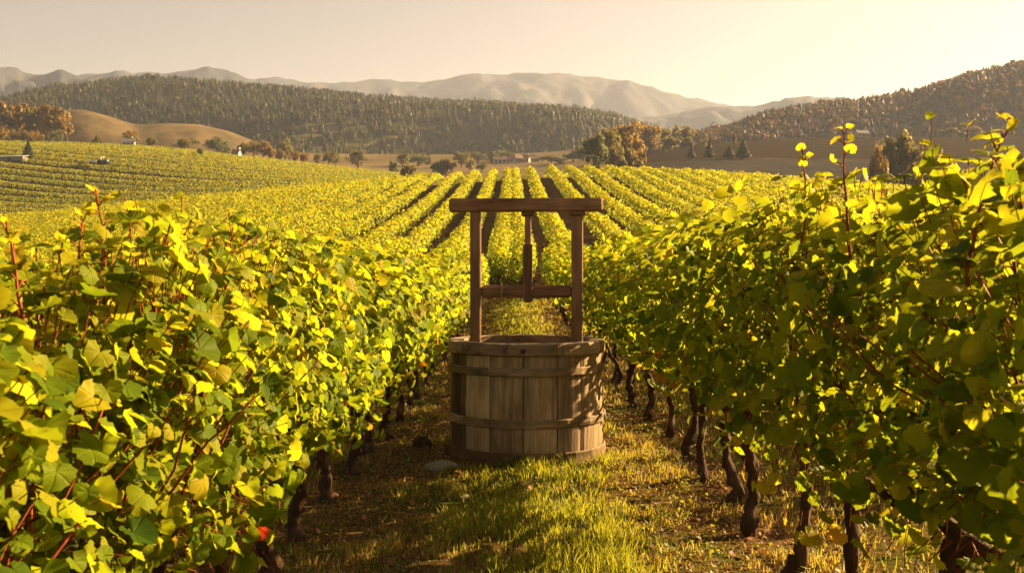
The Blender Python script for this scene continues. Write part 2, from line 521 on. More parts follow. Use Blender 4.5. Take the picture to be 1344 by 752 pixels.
def ridge(name, crest, D, wf, wb, zbase, mat, nu=200, amp=4.0, ns=0.01, seed=1.0, power=1.0, gully=0.0, skew=0.0):
    """a long hill whose crest runs through the given points at distance D, falling to zbase in front and behind"""
    cx_, cy_ = zip(*crest)
    u = np.linspace(cx_[0], cx_[-1], nu)
    yc = _smooth(np.interp(u, cx_, cy_)[None, :].repeat(2, 0), 1, 1)[0]
    Xc = (u - CX) / F_PX * D
    Yc = D + skew * (u - CX)
    zc = EYE + (HY - yc) / F_PX * Yc
    if gully:
        zc = zc + fbm(u, 0 * u, 0.045, 5, seed + 3) * amp * .16
    v = np.concatenate([np.linspace(-1, 0, 46), np.linspace(0, 1, 16)[1:]])
    U = np.repeat(Xc[:, None], len(v), 1)
    W = Yc[:, None] + np.where(v < 0, v * wf, v * wb)[None, :]
    U = U * (W / Yc[:, None])
    pr = np.cos(np.abs(v) * math.pi) * 0.5 + 0.5
    pr = pr ** power
    env = (1 - pr) * 1.0
    Z = zbase + (zc[:, None] - zbase) * pr[None, :]
    nz = fbm(U, W, ns, 5, seed)
    Z = Z + nz * amp * np.clip(env * 2.2, 0, 1)[None, :]
    if gully:
        Z = Z - gully * .8 * np.abs(fbm(U, W, ns * 4.5, 5, seed + 5)) * (np.sin(np.pi * np.clip(1 - np.abs(v), 0, 1)))[None, :]
        gl = np.abs(fbm(U, W * 0.35, ns * 1.6, 4, seed + 9))
        Z = Z - gully * (1 - np.clip(gl * 2.5, 0, 1)) * (np.sin(np.pi * np.clip(1 - np.abs(v), 0, 1)) ** 0.8)[None, :]
    V = np.stack([U, W, Z], -1).reshape(-1, 3)
    ix = np.arange(nu * len(v)).reshape(nu, len(v))
    q = np.stack([ix[:-1, :-1], ix[1:, :-1], ix[1:, 1:], ix[:-1, 1:]], -1).reshape(-1, 4)
    o = link(name, mesh_np(name, V, [q], mat, True))
    o['kind'] = 'structure'
    return o, (U, W, Z, v)


def slope_mat(name, stops, scale, bstr=0.6, bd=2.0):
    g = NT(name)
    n = g.noise(scale, 8, 0.6, g.coord('Object'))
    return g.done(g.bsdf(g.ramp(n, stops), 0.95, 0.05, n, bstr, bd))


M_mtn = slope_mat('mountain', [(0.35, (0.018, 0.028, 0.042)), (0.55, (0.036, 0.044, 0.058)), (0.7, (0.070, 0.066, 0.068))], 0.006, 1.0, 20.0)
M_golden = slope_mat('golden meadow', [(0.32, (0.06, 0.048, 0.028)), (0.5, (0.115, 0.085, 0.042)), (0.7, (0.19, 0.135, 0.06))], 0.05)
M_fground = slope_mat('forest floor', [(0.3, (0.03, 0.035, 0.015)), (0.7, (0.09, 0.08, 0.035))], 0.05)
M_bground = slope_mat('wooded slope', [(0.3, (0.035, 0.03, 0.014)), (0.7, (0.085, 0.06, 0.026))], 0.06)

ridge('mountains', [(-500, 112), (300, 100), (335, 106), (372, 107), (395, 113), (415, 115), (432, 111), (450, 114), (485, 109), (520, 107), (545, 111), (575, 105), (600, 104), (635, 98), (655, 99), (690, 96), (715, 99), (750, 98), (780, 102), (820, 110), (850, 119), (880, 123), (910, 130), (950, 138), (1010, 146), (1300, 160), (1900, 150)],
      2350, 840, 470, 60, M_mtn, 420, 24, 0.0023, 3.0, 0.8, 42)
ridge('mountains', [(-500, 118), (60, 116), (150, 99), (190, 95), (215, 99), (235, 95), (275, 91), (300, 96), (320, 103), (350, 109), (385, 115), (430, 128), (520, 150), (620, 185)],
      1950, 650, 380, 60, M_mtn, 260, 21, 0.0027, 5.0, 0.8, 39)
ridge('mountains', [(-500, 100), (-200, 97), (0, 92), (20, 91), (45, 98), (60, 100), (80, 93), (95, 98), (110, 104), (132, 103), (145, 100), (165, 106), (210, 122), (300, 160)],
      1450, 460, 280, 60, M_mtn, 240, 15, 0.0044, 8.0, 0.8, 33)
ridge('mountains', [(560, 195), (700, 172), (780, 163), (840, 155), (880, 150), (905, 146), (935, 140), (990, 140), (1020, 135), (1060, 131), (1105, 132), (1180, 139), (1300, 142), (1900, 130)],
      1700, 580, 390, 60, M_mtn, 320, 17, 0.003, 11.0, 0.8, 30)
_, FR = ridge('hill', [(-500, 150), (-100, 146), (0, 143), (40, 133), (70, 127), (110, 124), (165, 118), (190, 115), (240, 119), (290, 123), (350, 128), (420, 134), (480, 139), (560, 144), (640, 147), (700, 153), (760, 156), (800, 164), (850, 179), (900, 197), (960, 215)],
              760, 310, 160, 42, M_fground, 300, 10, 0.012, 14.0, 0.8)
_, RR = ridge('hill', [(760, 212), (820, 203), (860, 196), (900, 189), (960, 177), (985, 166), (1010, 159), (1060, 151), (1100, 146), (1150, 141), (1200, 133), (1240, 120), (1270, 109), (1300, 103), (1344, 95), (1450, 77), (1700, 60), (2300, 70)],
              540, 155, 160, 44, M_bground, 300, 3.5, 0.012, 17.0, 0.8)
ridge('hill', [(-500, 160), (20, 156), (60, 152), (90, 147), (105, 146), (120, 148), (150, 157), (178, 166), (220, 164), (262, 165.5), (300, 174), (330, 186), (375, 204), (420, 225)],
      470, 90, 60, 38, M_golden, 200, 2.0, 0.02, 20.0, 0.9)


# ------------------------------------------------------------------ foliage pieces
def leaf_templates(nang, rings, k, seed, tooth=0.0):
    """rounded, shallowly lobed vine leaves: petiole at the origin, tip along +y, face along +z"""
    r_ = np.random.default_rng(seed)
    out = []
    th = np.linspace(-158, 158, nang)
    for _ in range(k):
        t = np.radians(th)
        lob = 0.06 * np.cos(3.4 * t) + 0.03 * np.cos(7.0 * t + r_.uniform(-.3, .3))
        rr = 0.66 + 0.12 * np.cos(t) - 0.03 * np.cos(2 * t) + lob * .55 + r_.normal(0, 0.022, nang)
        rr *= 1 + tooth * np.where(np.arange(nang) % 2 == 0, 1, -1) * r_.uniform(.5, 1.4, nang)
        wav = r_.normal(0, .05, nang) if tooth else np.zeros(nang)
        rr[0] *= 0.86
        rr[-1] *= 0.86
        fold, curl, dr = r_.uniform(0.02, 0.40), r_.uniform(-0.50, 0.16), r_.uniform(-0.40, 0.02)
        tw = r_.uniform(-0.25, 0.25)
        V = [(0, 0, 0)]
        vein = [1.0]
        for q in rings:
            for i in range(nang):
                x, y = math.sin(t[i]) * rr[i] * q, math.cos(t[i]) * rr[i] * q
                z = fold * abs(x) + curl * (x * x + y * y) + dr * max(y, 0) ** 2 + tw * x * y + (wav[i] * q * q if tooth else 0.03 * r_.normal() * q)
                V.append((x, y, z))
                vein.append(1.0 if i % (4 if nang > 20 else 2) == 0 else 0.0)
        tri = [(0, 1 + i + 1, 1 + i) for i in range(nang - 1)]
        qd = []
        for s in range(len(rings) - 1):
            b = 1 + s * nang
            qd += [(b + i, b + i + 1, b + nang + i + 1, b + nang + i) for i in range(nang - 1)]
        out.append(np.array(V))
    return np.array(out), np.array(tri), np.array(qd) if qd else np.zeros((0, 4), int), np.array(vein)


LT0 = leaf_templates(25, (0.6, 1.0), 10, 1, 0.024)
LT1 = leaf_templates(9, (1.0,), 8, 2)
LT2 = leaf_templates(5, (1.0,), 6, 3)


def norm(a):
    return a / (np.linalg.norm(a, axis=-1, keepdims=True) + 1e-9)


def place(T, P, N, D, S, tone):
    """leaves of template set T at points P with face normals N, tip directions D, sizes S"""
    tv, tri, qd, vein = T
    n = len(P)
    N = norm(N)
    D = norm(D - (D * N).sum(-1, keepdims=True) * N)
    X = np.cross(D, N)
    k = rng.integers(0, len(tv), n)
    L = tv[k] * S[:, None, None]
    V = P[:, None] + L[..., 0:1] * X[:, None] + L[..., 1:2] * D[:, None] + L[..., 2:3] * N[:, None]
    nv = tv.shape[1]
    off = (np.arange(n) * nv)[:, None, None]
    fs = [(tri[None] + off).reshape(-1, 3)]
    if len(qd):
        fs.append((qd[None] + off).reshape(-1, 4))
    return V.reshape(-1, 3), fs, np.repeat(tone, nv), np.tile(vein, n)


def hedge_leaves(n, size, length, seed, zc=1.0, hh=0.54, w=0.32, yellow=0.0):
    r_ = np.random.default_rng(seed)
    a = r_.uniform(0, 2 * math.pi, n)
    y = r_.uniform(-length / 2, length / 2, n)
    depth = 1 - 0.75 * r_.uniform(0, 1, n) ** 2.2 + r_.normal(0, 0.06, n)
    p1, p2, p3 = r_.uniform(0, 6.28, 3)
    lump = 1 + 0.15 * np.sin(2 * a + 4.2 * y + p1) + 0.12 * np.sin(3 * a - 8.0 * y + p2) + 0.08 * np.sin(5 * a + 13 * y + p3)
    ca, sa = np.cos(a), np.sin(a)
    ex = np.sign(ca) * np.abs(ca) ** 0.75
    ez = np.sign(sa) * np.abs(sa) ** 0.85
    rho = depth * lump
    P = np.stack([w * ex * rho, y, zc + hh * ez * rho], -1)
    out = norm(np.stack([ca, 0 * a, sa * 0.7], -1))
    N = out * 0.75 + np.array([0, 0, 0.45]) + r_.normal(0, 0.50, (n, 3))
    Dn = np.array([0, 0, -0.75]) + out * 0.45 + r_.normal(0, 0.50, (n, 3))
    S = size * np.clip(r_.normal(1.0, 0.30, n), 0.35, 1.75)
    hgt = (P[:, 2] - (zc - hh)) / (2 * hh)
    S = S * np.where((hgt < 0.20) & (r_.uniform(size=n) < 0.75), 0.02, 1.0)
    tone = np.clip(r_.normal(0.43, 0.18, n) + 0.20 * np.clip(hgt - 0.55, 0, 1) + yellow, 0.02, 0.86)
    low = (hgt < 0.30) & (r_.uniform(size=n) < 0.05)
    tone[low] = r_.uniform(0.9, 1.0, low.sum())
    return P, N, Dn, S, tone


def foliage_mesh(name, T, n, size, seed, stems, petiole, mat, length=1.06):
    mb = MB()
    P, N, Dn, S, tone = hedge_leaves(n, size, length, seed)
    V, fs, tn, ve = place(T, P, N, Dn, S, tone)
    vein = [ve]
    mb.add(V, fs, tn, 0)
    if petiole:                                   # red leaf stalks reaching back into the row
        q = P + norm(np.stack([-P[:, 0], rng.normal(0, .3, n), -(P[:, 2] - 0.85)], -1)) * rng.uniform(0.04, 0.09, (n, 1))
        s = 0.0017
        e1, e2 = np.array([s, s * 0.3, 0]), np.array([-s * 0.3, s, s])
        V = np.stack([P + e1, P - e1, P + e2, q + e1, q - e1, q + e2], 1).reshape(-1, 3)
        f = np.array([(0, 1, 4, 3), (1, 2, 5, 4), (2, 0, 3, 5)])
        mb.add(V, [(f[None] + (np.arange(n) * 6)[:, None, None]).reshape(-1, 4)], 0.5, 1)
        vein.append(np.zeros(len(V)))
    for _ in range(stems):                        # canes arching through the leaf wall
        y0 = rng.uniform(-.45, .45)
        sx = rng.choice([-1, 1])
        p = np.array([rng.uniform(-.06, .06), y0, 0.72])
        d = np.array([sx * rng.uniform(.1, .5), rng.uniform(-.4, .4), rng.uniform(.6, 1.0)])
        pts = [p]
        for _k in range(7):
            d = d + np.array([sx * 0.02, 0, 0.05]) + rng.normal(0, .13, 3)
            pts.append(pts[-1] + norm(d) * 0.085)
        n0 = mb.n
        mb.tube(pts, np.linspace(.0055, .0025, 8), 5, rng.uniform(.2, .7), 1)
        vein.append(np.zeros(mb.n - n0))
    me = mb.mesh(name, [mat, M_stem], True)
    at = me.attributes.new('vein', 'FLOAT', 'POINT')
    at.data.foreach_set('value', np.concatenate(vein).astype(np.float32))
    return me


def cane_mesh(name, T, seed, length, lsize, lean=0.25):
    """one upright reddish shoot with leaves set alternately up to a bud"""
    r_ = np.random.default_rng(seed)
    pts = [np.array([0., 0, 0])]
    d = np.array([r_.normal(0, lean), r_.normal(0, lean), 1.0])
    ns = 11
    for i in range(ns):
        d = d + r_.normal(0, .12, 3) + np.array([0, 0, .06])
        pts.append(pts[-1] + norm(d) * length / ns)
    pts = np.array(pts)
    mb = MB()
    mb.tube(pts, np.linspace(.0052, .0020, ns + 1), 6, 0.45, 1)
    nv0 = mb.n
    P, N, Dn, S, tn = [], [], [], [], []
    for i in range(1, ns + 1):
        for rep in range(1 if i < ns - 1 else 2):
            a = i * 2.4 + rep * 1.8 + r_.normal(0, .3)
            o = np.array([math.cos(a), math.sin(a), 0.0])
            k = 1 - 0.60 * (i / ns) ** 2
            q = pts[i] + o * 0.045 * k + np.array([0, 0, .02])
            mb.tube([pts[i], (pts[i] + q) / 2 + [0, 0, .008], q], [.0022, .0018, .0015], 4, 0.5, 1)
            P.append(q)
            N.append(-o * 0.5 + np.array([0, 0, .75]) + r_.normal(0, .35, 3))
            Dn.append(o + np.array([0, 0, .25 if i > ns - 3 else -.15]) + r_.normal(0, .3, 3))
            S.append(lsize * k * r_.uniform(.8, 1.15))
            tn.append(np.clip(0.45 + .38 * (i / ns) + r_.normal(0, .06), 0, .90))
    nv1 = mb.n
    V, fs, t2, ve = place(T, np.array(P), np.array(N), np.array(Dn), np.array(S), np.array(tn))
    mb.add(V, fs, t2, 0)
    me = mb.mesh(name, [M_leaf, M_stem], True)
    at = me.attributes.new('vein', 'FLOAT', 'POINT')
    at.data.foreach_set('value', np.concatenate([np.zeros(nv1), ve]).astype(np.float32))
    return me


def vine_trunk(name, seed, fine=True):
    r_ = np.random.default_rng(seed)
    mb = MB()
    n = 24 if fine else 6
    z = np.linspace(-0.06, 0.66, n)
    bx, by = np.cumsum(np.convolve(r_.normal(0, .015, n), [.5, 1, .5], 'same') * .5), np.cumsum(np.convolve(r_.normal(0, .021, n), [.5, 1, .5], 'same') * .5)
    lean = r_.uniform(-.09, .09)
    P = np.stack([bx + lean * z * 0.6, by + lean * z * 1.6, z], -1)
    P -= [P[1][0], P[1][1], 0]
    rad_ = np.interp(z, [-.06, 0, .1, .35, .58, .66], [.072, .054, .034, .029, .036, .044]) * r_.uniform(.85, 1.2)
    rad_ = rad_ * (1 + .12 * r_.normal(size=n))
    mb.tube(P, rad_ * .88, 13 if fine else 5, r_.uniform(.2, .7), 0, 0.20)
    top = P[-1]
    for s in (-1, 1):
        pts = [top + [0, 0, -.03]]
        for i in range(4):
            pts.append(pts[-1] + np.array([r_.normal(0, .022), s * .11, .045 - .022 * i + r_.normal(0, .02)]))
        mb.tube(pts, np.linspace(.030, .014, 5), 7 if fine else 4, 0.5, 0, 0.12)
    return mb.mesh(name, [M_bark], True)


FOL0 = [foliage_mesh('foliage', LT0, 1350, 0.046, 100 + i, 14, True, M_leaf) for i in range(5)]
FOL1 = [foliage_mesh('foliage', LT1, 1000, 0.052, 200 + i, 6, False, M_leaf) for i in range(5)]
FOL2 = [foliage_mesh('foliage', LT2, 520, 0.074, 300 + i, 0, False, M_leaf_far) for i in range(4)]
TRK = [vine_trunk('trunk', 400 + i) for i in range(6)]
TRK2 = [vine_trunk('trunk', 450 + i, False) for i in range(3)]
CANE = [cane_mesh('cane', LT0, 500 + i, [.34, .42, .30, .48, .38, .26][i], .052) for i in range(6)]

ORD = 'first second third fourth fifth sixth seventh eighth ninth tenth eleventh twelfth thirteenth fourteenth fifteenth sixteenth seventeenth eighteenth nineteenth twentieth'.split()


def ordinal(i):
    if i < 20:
        return ORD[i]
    t, u = divmod(i + 1, 10)
    tens = {2: 'twenty', 3: 'thirty', 4: 'forty'}[t]
    return tens.replace('ty', 'tieth') if u == 0 else tens + '-' + ORD[u - 1]


def vine(x, y, hs, label, group, canes=0, lift=0.0):
    dist = math.hypot(x, y)
    t = thing('grapevine', label, 'grapevine', (x, y, gz(x, y)), 0, group)
    flip = rng.choice([0, math.pi])
    fol = random.choice(FOL0 if dist < 5.2 else FOL1 if dist < 15 else FOL2)
    s = rng.uniform(.94, 1.08)
    link('foliage', fol, t, (0, 0, lift), (0, 0, flip), (s * (1.0 if x < 0 else 1.06), 1.0, hs * rng.uniform(.95, 1.05)))
    link('trunk', random.choice(TRK if dist < 15 else TRK2), t, (0, 0, 0), (0, 0, rng.choice([0, math.pi])), (1, 1, hs * 0.98))
    for _ in range(canes):
        k = rng.uniform(.45, .85)
        link('cane', random.choice(CANE), t, (rng.uniform(-.26, .26), rng.uniform(-.45, .45), 1.36 * hs + rng.uniform(-.16, .03)), (rng.normal(0, .2), rng.normal(0, .2), rng.uniform(0, 6.28)), (k, k, k))
    return t


ROWS_NEAR = []
XL, XR = -1.10, 1.32
LEFT, RIGHT = [], []
trunks_right = [0.5, 1.3, 2.15, 2.95, 3.8, 4.65, 5.40, 6.05, 6.75, 7.45, 8.6, 9.5]
ys = trunks_right + list(np.arange(10.4, 31, .93))
for i, y in enumerate(ys):
    RIGHT.append(vine(XR + rng.normal(0, .03), y, 0.985 if y < 5 else 1.02, f'grapevine in the row just right of the well, {ordinal(i)} from the camera', 'grapevines in the row right of the well', 0 if y < 2.5 else 2 if y < 5 else 4 if y < 8 else 3 if y < 15 else 0, .13))
ys = [0.4, 1.2, 2.05, 2.9, 3.75, 4.6, 5.3, 6.1, 7.0, 7.8, 8.6, 9.5] + list(np.arange(10.4, 31, .93))
for i, y in enumerate(ys):
    LEFT.append(vine(XL + rng.normal(0, .03), y, 0.97 * min(1, .81 + .05 * y), f'grapevine in the row just left of the well, {ordinal(i)} from the camera', 'grapevines in the row left of the well', 0 if y < 2.5 else 4 if y < 8 else 3 if y < 15 else 0))
n_vines = len(ys) * 2
for side, name, x0 in ((-1, 'left', XL), (1, 'right', XR)):
    for r in range(1, 4):
        x = x0 + side * (2.3 if side < 0 else 2.8) * r
        for y in np.arange(5.0 + 2.5 * r, 31, .93):
            vine(x + rng.normal(0, .03), y + rng.normal(0, .05), 0.97 if side < 0 else 0.96,
                 f'grapevine in the {ORD[r]} row to the {name} of the well, only its leafy top showing', f'grapevines in the {ORD[r]} row {name} of the well', 1 if y < 12 else 0)
            n_vines += 1

# hero shoots standing above the two nearest rows
def shoot(t, px, y_top, D, length, size, rz, seed):
    x, yy, z = px_world(px, y_top, D)
    me = cane_mesh('cane', LT0, seed, length, size, 0.12)
    L = Vector((x, yy, z - length * 0.97)) - t.location
    link('cane', me, t, L, (0, 0, rz))


shoot(RIGHT[2], 1270, 128, 2.15, 0.42, .056, 0.4, 611)
shoot(RIGHT[3], 1116, 182, 2.9, 0.36, .052, 2.2, 612)
shoot(RIGHT[4], 1052, 204, 3.6, 0.34, .050, 1.2, 614)
shoot(RIGHT[2], 1334, 222, 2.5, 0.30, .050, 5.2, 615)
shoot(LEFT[3], 138, 262, 2.7, 0.30, .050, 1.0, 616)
shoot(LEFT[2], 88, 282, 2.4, 0.28, .048, 3.1, 617)
shoot(LEFT[4], 292, 306, 3.6, 0.32, .050, 0.2, 618)
shoot(LEFT[2], 30, 300, 2.1, 0.24, .050, 2.0, 619)
shoot(LEFT[3], 205, 300, 3.0, 0.30, .052, 4.4, 620)

# slope beyond: the rows change places past the headland
FAR_X = [-0.44, 0.42]
xx = 2.30
while xx < 95:
    FAR_X.append(xx)
    xx += 2.25 if len(FAR_X) % 3 else 2.65
xx = -2.36
while xx > -105:
    FAR_X.append(xx)
    xx -= 2.25 if len(FAR_X) % 4 else 2.65
Y0, Y1, YI = 32.2, 140.0, 40.0
cand = []
for x in FAR_X:
    if abs(x) < 12:
        for y in np.arange(Y0, YI, .97):
            cand.append((math.hypot(x, y), x, y))
cand.sort()
room = 300 - n_vines
for d, x, y in cand[:room]:
    vine(x + rng.normal(0, .04), y, 1.0, 'grapevine at the foot of the sunlit slope behind the well', 'grapevines at the foot of the slope')
rest = [(x, y) for d, x, y in cand[room:]]


def row_leaves(X, Y, per, size, w=0.52, h0=0.50, h1=1.45):
    """leaf clumps for row points X, Y (one metre of row each)"""
    n = len(X) * per
    i = np.repeat(np.arange(len(X)), per)
    a = rng.uniform(-0.35, math.pi + 0.35, n)
    dep = 1 - 0.4 * rng.uniform(0, 1, n) ** 2
    y = Y[i] + rng.uniform(-.5, .5, n)
    lump = 1 + 0.12 * np.sin(3.1 * y + X[i] * 5) + 0.10 * np.sin(7.3 * y + X[i] * 11 + a)
    x = X[i] + w * np.cos(a) * dep * lump
    zc = (h0 + h1) * 0.42
    hv = np.array([1 + .16 * mnoise.noise((a_ * .9, b_ * .35, 2.0)) + .10 * mnoise.noise((a_, b_ * 1.3, 5.0)) for a_, b_ in zip(X, Y)])[i]
    h1 = h1 * hv
    z = zc + (h1 - zc) * np.sin(a) * dep * lump * np.where(np.sin(a) < 0, 0.9, 1)
    P = np.stack([x, y, ground_z(X[i], y) + z], -1)
    out = np.stack([np.cos(a), 0 * a, np.sin(a)], -1)
    N = out + [0, 0, .35] + rng.normal(0, .6, (n, 3))
    Dn = np.array([0, 0, -.6]) + out * .4 + rng.normal(0, .6, (n, 3))
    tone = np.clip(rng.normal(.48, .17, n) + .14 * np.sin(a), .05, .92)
    return P, N, Dn, size * rng.uniform(.7, 1.35, n), tone


mb = MB()
for (ya, yb, per, size) in ((32, 60, 170, .095), (60, 95, 110, .115), (95, 142, 80, .14)):
    XX, YY = [], []
    for x in FAR_X:
        for y in np.arange(max(ya, Y0), min(yb, Y1), 1.0):
            if abs(x) > 0.60 * y + 4:
                continue
            if y < YI and abs(x) < 12:
                continue
            XX.append(x + 0.04 * math.sin(y * .8 + x))
            YY.append(y + .5)
    keep = rng.uniform(size=len(XX)) > .022
    XX, YY = list(np.array(XX)[keep]), list(np.array(YY)[keep])
    if ya == 32:
        for x, y in rest:
            XX.append(x)
            YY.append(y)
    P, N, Dn, S, tn = row_leaves(np.array(XX), np.array(YY), per, size)
    V, fs, t2, ve = place(LT2, P, N, Dn, S, tn)
    mb.add(V, fs, t2, 0)
o = link('vine_foliage', mb.mesh('vine_foliage', [M_leaf_far], True))
o['kind'] = 'stuff'
o['label'] = 'long rows of yellow green grapevines covering the slope behind the well'
o['category'] = 'vineyard'

# ------------------------------------------------------------------ hillside vineyard on the left
mb = MB()
dirv = np.array([0.86, -0.51])
nrm = np.array([0.51, 0.86])
XX, YY, TT = [], [], []
c0 = np.array([-110., 260.])
for k in range(-29, 29):
    for s in np.arange(-150, 150, 1.6):
        p = c0 + nrm * (k * 5.4 + (1.2 if k > 1 else 0)) + dirv * s + nrm * 2.0 * math.sin(s * .02)
        px = CX + p[0] / p[1] * F_PX
        if 196 < p[1] < 350 and -120 < px < 560 and p[1] > 200 + (px - 400) * .0:
            XX.append(p[0])
            YY.append(p[1])
            TT.append(0.45 + 0.12 * math.sin(k * 2.1) - .08 * (k < 2))
XX, YY, TT = np.array(XX), np.array(YY), np.array(TT)
per = 40
i = np.repeat(np.arange(len(XX)), per)
n = len(i)
a = rng.uniform(-.2, math.pi + .2, n)
al = rng.uniform(-.9, .9, n)
P = np.stack([XX[i] + dirv[0] * al + nrm[0] * .8 * np.cos(a), YY[i] + dirv[1] * al + nrm[1] * .8 * np.cos(a), 0 * a], -1)
P[:, 2] = ground_z(P[:, 0], P[:, 1]) + .25 + .72 * np.sin(a) * rng.uniform(.8, 1.25, n)
out = np.stack([nrm[0] * np.cos(a), nrm[1] * np.cos(a), np.sin(a)], -1)
V, fs, t2, ve = place(LT2, P, out + [0, 0, .35] + rng.normal(0, .55, (n, 3)), rng.normal(0, .6, (n, 3)) + [0, 0, -.5], .27 * rng.uniform(.7, 1.3, n), np.clip(TT[i] + rng.normal(0, .18, n), 0, 1))
mb.add(V, fs, t2, 0)
o = link('vine_foliage', mb.mesh('vine_foliage', [M_hill_leaf], True))
o['kind'] = 'stuff'
o['label'] = 'terraced vine rows on the hill at the left, browner than the near slope'
o['category'] = 'vineyard'


# ------------------------------------------------------------------ forests
def tree_proto(kind, seed):
    r_ = np.random.default_rng(seed)
    V, F = [], []
    if kind == 'conifer':
        for L in range(5):
            zb, zt, rb = .12 + L * .17, .12 + L * .17 + .32, .21 * (1 - L * .17)
            zt = min(zt, 1.0)
            b = len(V)
            m = 7
            for i in range(m):
                a = i * 2 * math.pi / m + r_.uniform(-.25, .25)
                q = rb * r_.uniform(.65, 1.25)
                V.append((math.cos(a) * q, math.sin(a) * q, zb + r_.uniform(-.04, .03)))
            V.append((r_.normal(0, .01), r_.normal(0, .01), zt))
            F += [(b + i, b + (i + 1) % m, b + m) for i in range(m)]
    else:
        for i in range(46):
            d = r_.normal(size=3)
            d /= np.linalg.norm(d)
            c = np.array([d[0] * .30, d[1] * .30, .55 + d[2] * .42]) * r_.uniform(.75, 1.08)
            t1 = np.cross(d, r_.normal(size=3))
            t1 /= np.linalg.norm(t1)
            t2 = np.cross(d, t1)
            s = r_.uniform(.10, .19)
            b = len(V)
            for (p, q) in ((-1, -.7), (1, -.8), (.1, 1.1)):
                V.append(tuple(c + s * (p * t1 + q * t2) - d * s * .2 * abs(q)))
            F.append((b, b + 1, b + 2))
    return np.array(V), np.array(F)


PC = [tree_proto('conifer', i) for i in range(5)]
PB = [tree_proto('broad', 20 + i) for i in range(5)]


def forest(name, surf, n, hmin, hmax, conif, mat, pxlo, pxhi, label, vlo=-1.0, vhi=0.06, crest_extra=0, hb=0.0):
    U, W, Z, v = surf
    mb = MB()
    nu = U.shape[0]
    cnt = 0
    jc = int(np.argmin(np.abs(v)))
    tries = 0
    while cnt < n + crest_extra and tries < 90000:
        tries += 1
        extra = cnt >= n
        fi = rng.uniform(0, nu - 1.01)
        vv = rng.uniform(vlo, vhi) if not extra else rng.uniform(-.03, .03)
        fj = np.interp(vv, v, np.arange(len(v)))
        a, b = int(fi), min(int(fj), len(v) - 2)
        fa, fb = fi - a, fj - b
        q = [(A[a, b] * (1 - fa) + A[a + 1, b] * fa) * (1 - fb) + (A[a, b + 1] * (1 - fa) + A[a + 1, b + 1] * fa) * fb for A in (U, W, Z)]
        px = CX + q[0] / q[1] * F_PX
        if not (pxlo < px < pxhi) or q[2] < gz(q[0], q[1]) - 1.5:
            continue
        if not extra and mnoise.noise((q[0] * .03, q[1] * .03, 4.0)) < -.55:
            continue
        V, F = (PC if rng.uniform() < conif else PB)[rng.integers(0, 5)]
        h = rng.uniform(hmin, hmax) * ((1.25 + .9 * max(0, mnoise.noise((q[0] * .05, 3, 1)))) if extra else 1)
        w = h * rng.uniform(.8, 1.15)
        an = rng.uniform(0, 6.28)
        c, s = math.cos(an), math.sin(an)
        Q = np.stack([q[0] + w * (V[:, 0] * c - V[:, 1] * s), q[1] + w * (V[:, 0] * s + V[:, 1] * c), q[2] - .3 + h * V[:, 2]], -1)
        mb.add(Q, [F], float(np.clip(rng.beta(1.6, 3.0) + .35 * mnoise.noise((q[0] * .02, q[1] * .02, 9.0)), 0, 1)), 0)
        cnt += 1
    o = link(name, mb.mesh(name, [mat], True))
    o['kind'] = 'stuff'
    o['label'], o['category'] = label, 'forest'
    return o


forest('forest', FR, 7500, 4.0, 6.8, .75, M_crown['forest'], -60, 960, 'dense conifer forest covering the long dark ridge', -1.0, .08, 160)
forest('forest', RR, 2600, 3.2, 5.6, .45, M_crown['redwood'], 770, 1420, 'brown backlit woodland covering the steep hill at the right', -.9, .08, 150)


# ------------------------------------------------------------------ trees that stand alone
def crown_mesh(kind, color, seed, n=900):
    r_ = np.random.default_rng(seed)
    mb = MB()
    if kind == 'conifer':
        h = r_.uniform(.10, 1.0, n) ** .9
        rr = (1 - h) * .27 * r_.uniform(.55, 1.12, n) * (1 + .18 * np.sin(h * 40)) + .012
        a = r_.uniform(0, 6.283, n)
        P = np.stack([np.cos(a) * rr, np.sin(a) * rr, h], -1)
        out = np.stack([np.cos(a), np.sin(a), .2 + 0 * a], -1)
        Dn = np.stack([np.cos(a), np.sin(a), -.5 + 0 * a], -1) + r_.normal(0, .25, (n, 3))
        S = r_.uniform(.05, .10, n) * (1.25 - h)
    else:
        nb = {'round': 34, 'poplar': 26, 'bush': 18}[kind]
        rx, z0, z1 = {'round': (.38, .12, .98), 'poplar': (.15, .10, .99), 'bush': (.52, .04, .95)}[kind]
        cb, rb = [], []
        for _ in range(nb):
            d = norm(r_.normal(size=3))
            q = r_.uniform(.35, .95)
            cz = (z0 + z1) / 2 + d[2] * q * (z1 - z0) / 2 * .82
            if kind == 'poplar':
                k = 1.1 - .65 * ((cz - z0) / (z1 - z0)) ** 2
            else:
                k = 1.0
            cb.append((d[0] * q * rx * k, d[1] * q * rx * k, cz))
            rb.append(r_.uniform(.06, .155) * (rx / .36) ** .6)
        cb, rb = np.array(cb), np.array(rb)
        i = r_.integers(0, nb, n)
        d = norm(r_.normal(size=(n, 3)))
        P = cb[i] + d * rb[i][:, None] * (.45 + .75 * r_.uniform(0, 1, n) ** .7)[:, None] * (1 + .25 * (r_.uniform(size=n) < .06))[:, None]
        P[:, 2] = np.maximum(P[:, 2], z0 * .6)
        out = d + [0, 0, .15]
        Dn = r_.normal(0, 1, (n, 3)) + [0, 0, -.4]
        S = r_.uniform(.030, .066, n) * (1.0 if kind != 'bush' else 1.25)
    tone = np.clip(r_.beta(2, 2.4, n) + .10 * np.sin(P[:, 2] * 14 + seed), 0, 1)
    V, fs, t2, ve = place(LT2, P, out + r_.normal(0, .4, (n, 3)), Dn, S, tone)
    mb.add(V, fs, t2, 0)
    return mb.mesh('crown', [M_crown[color]], True)


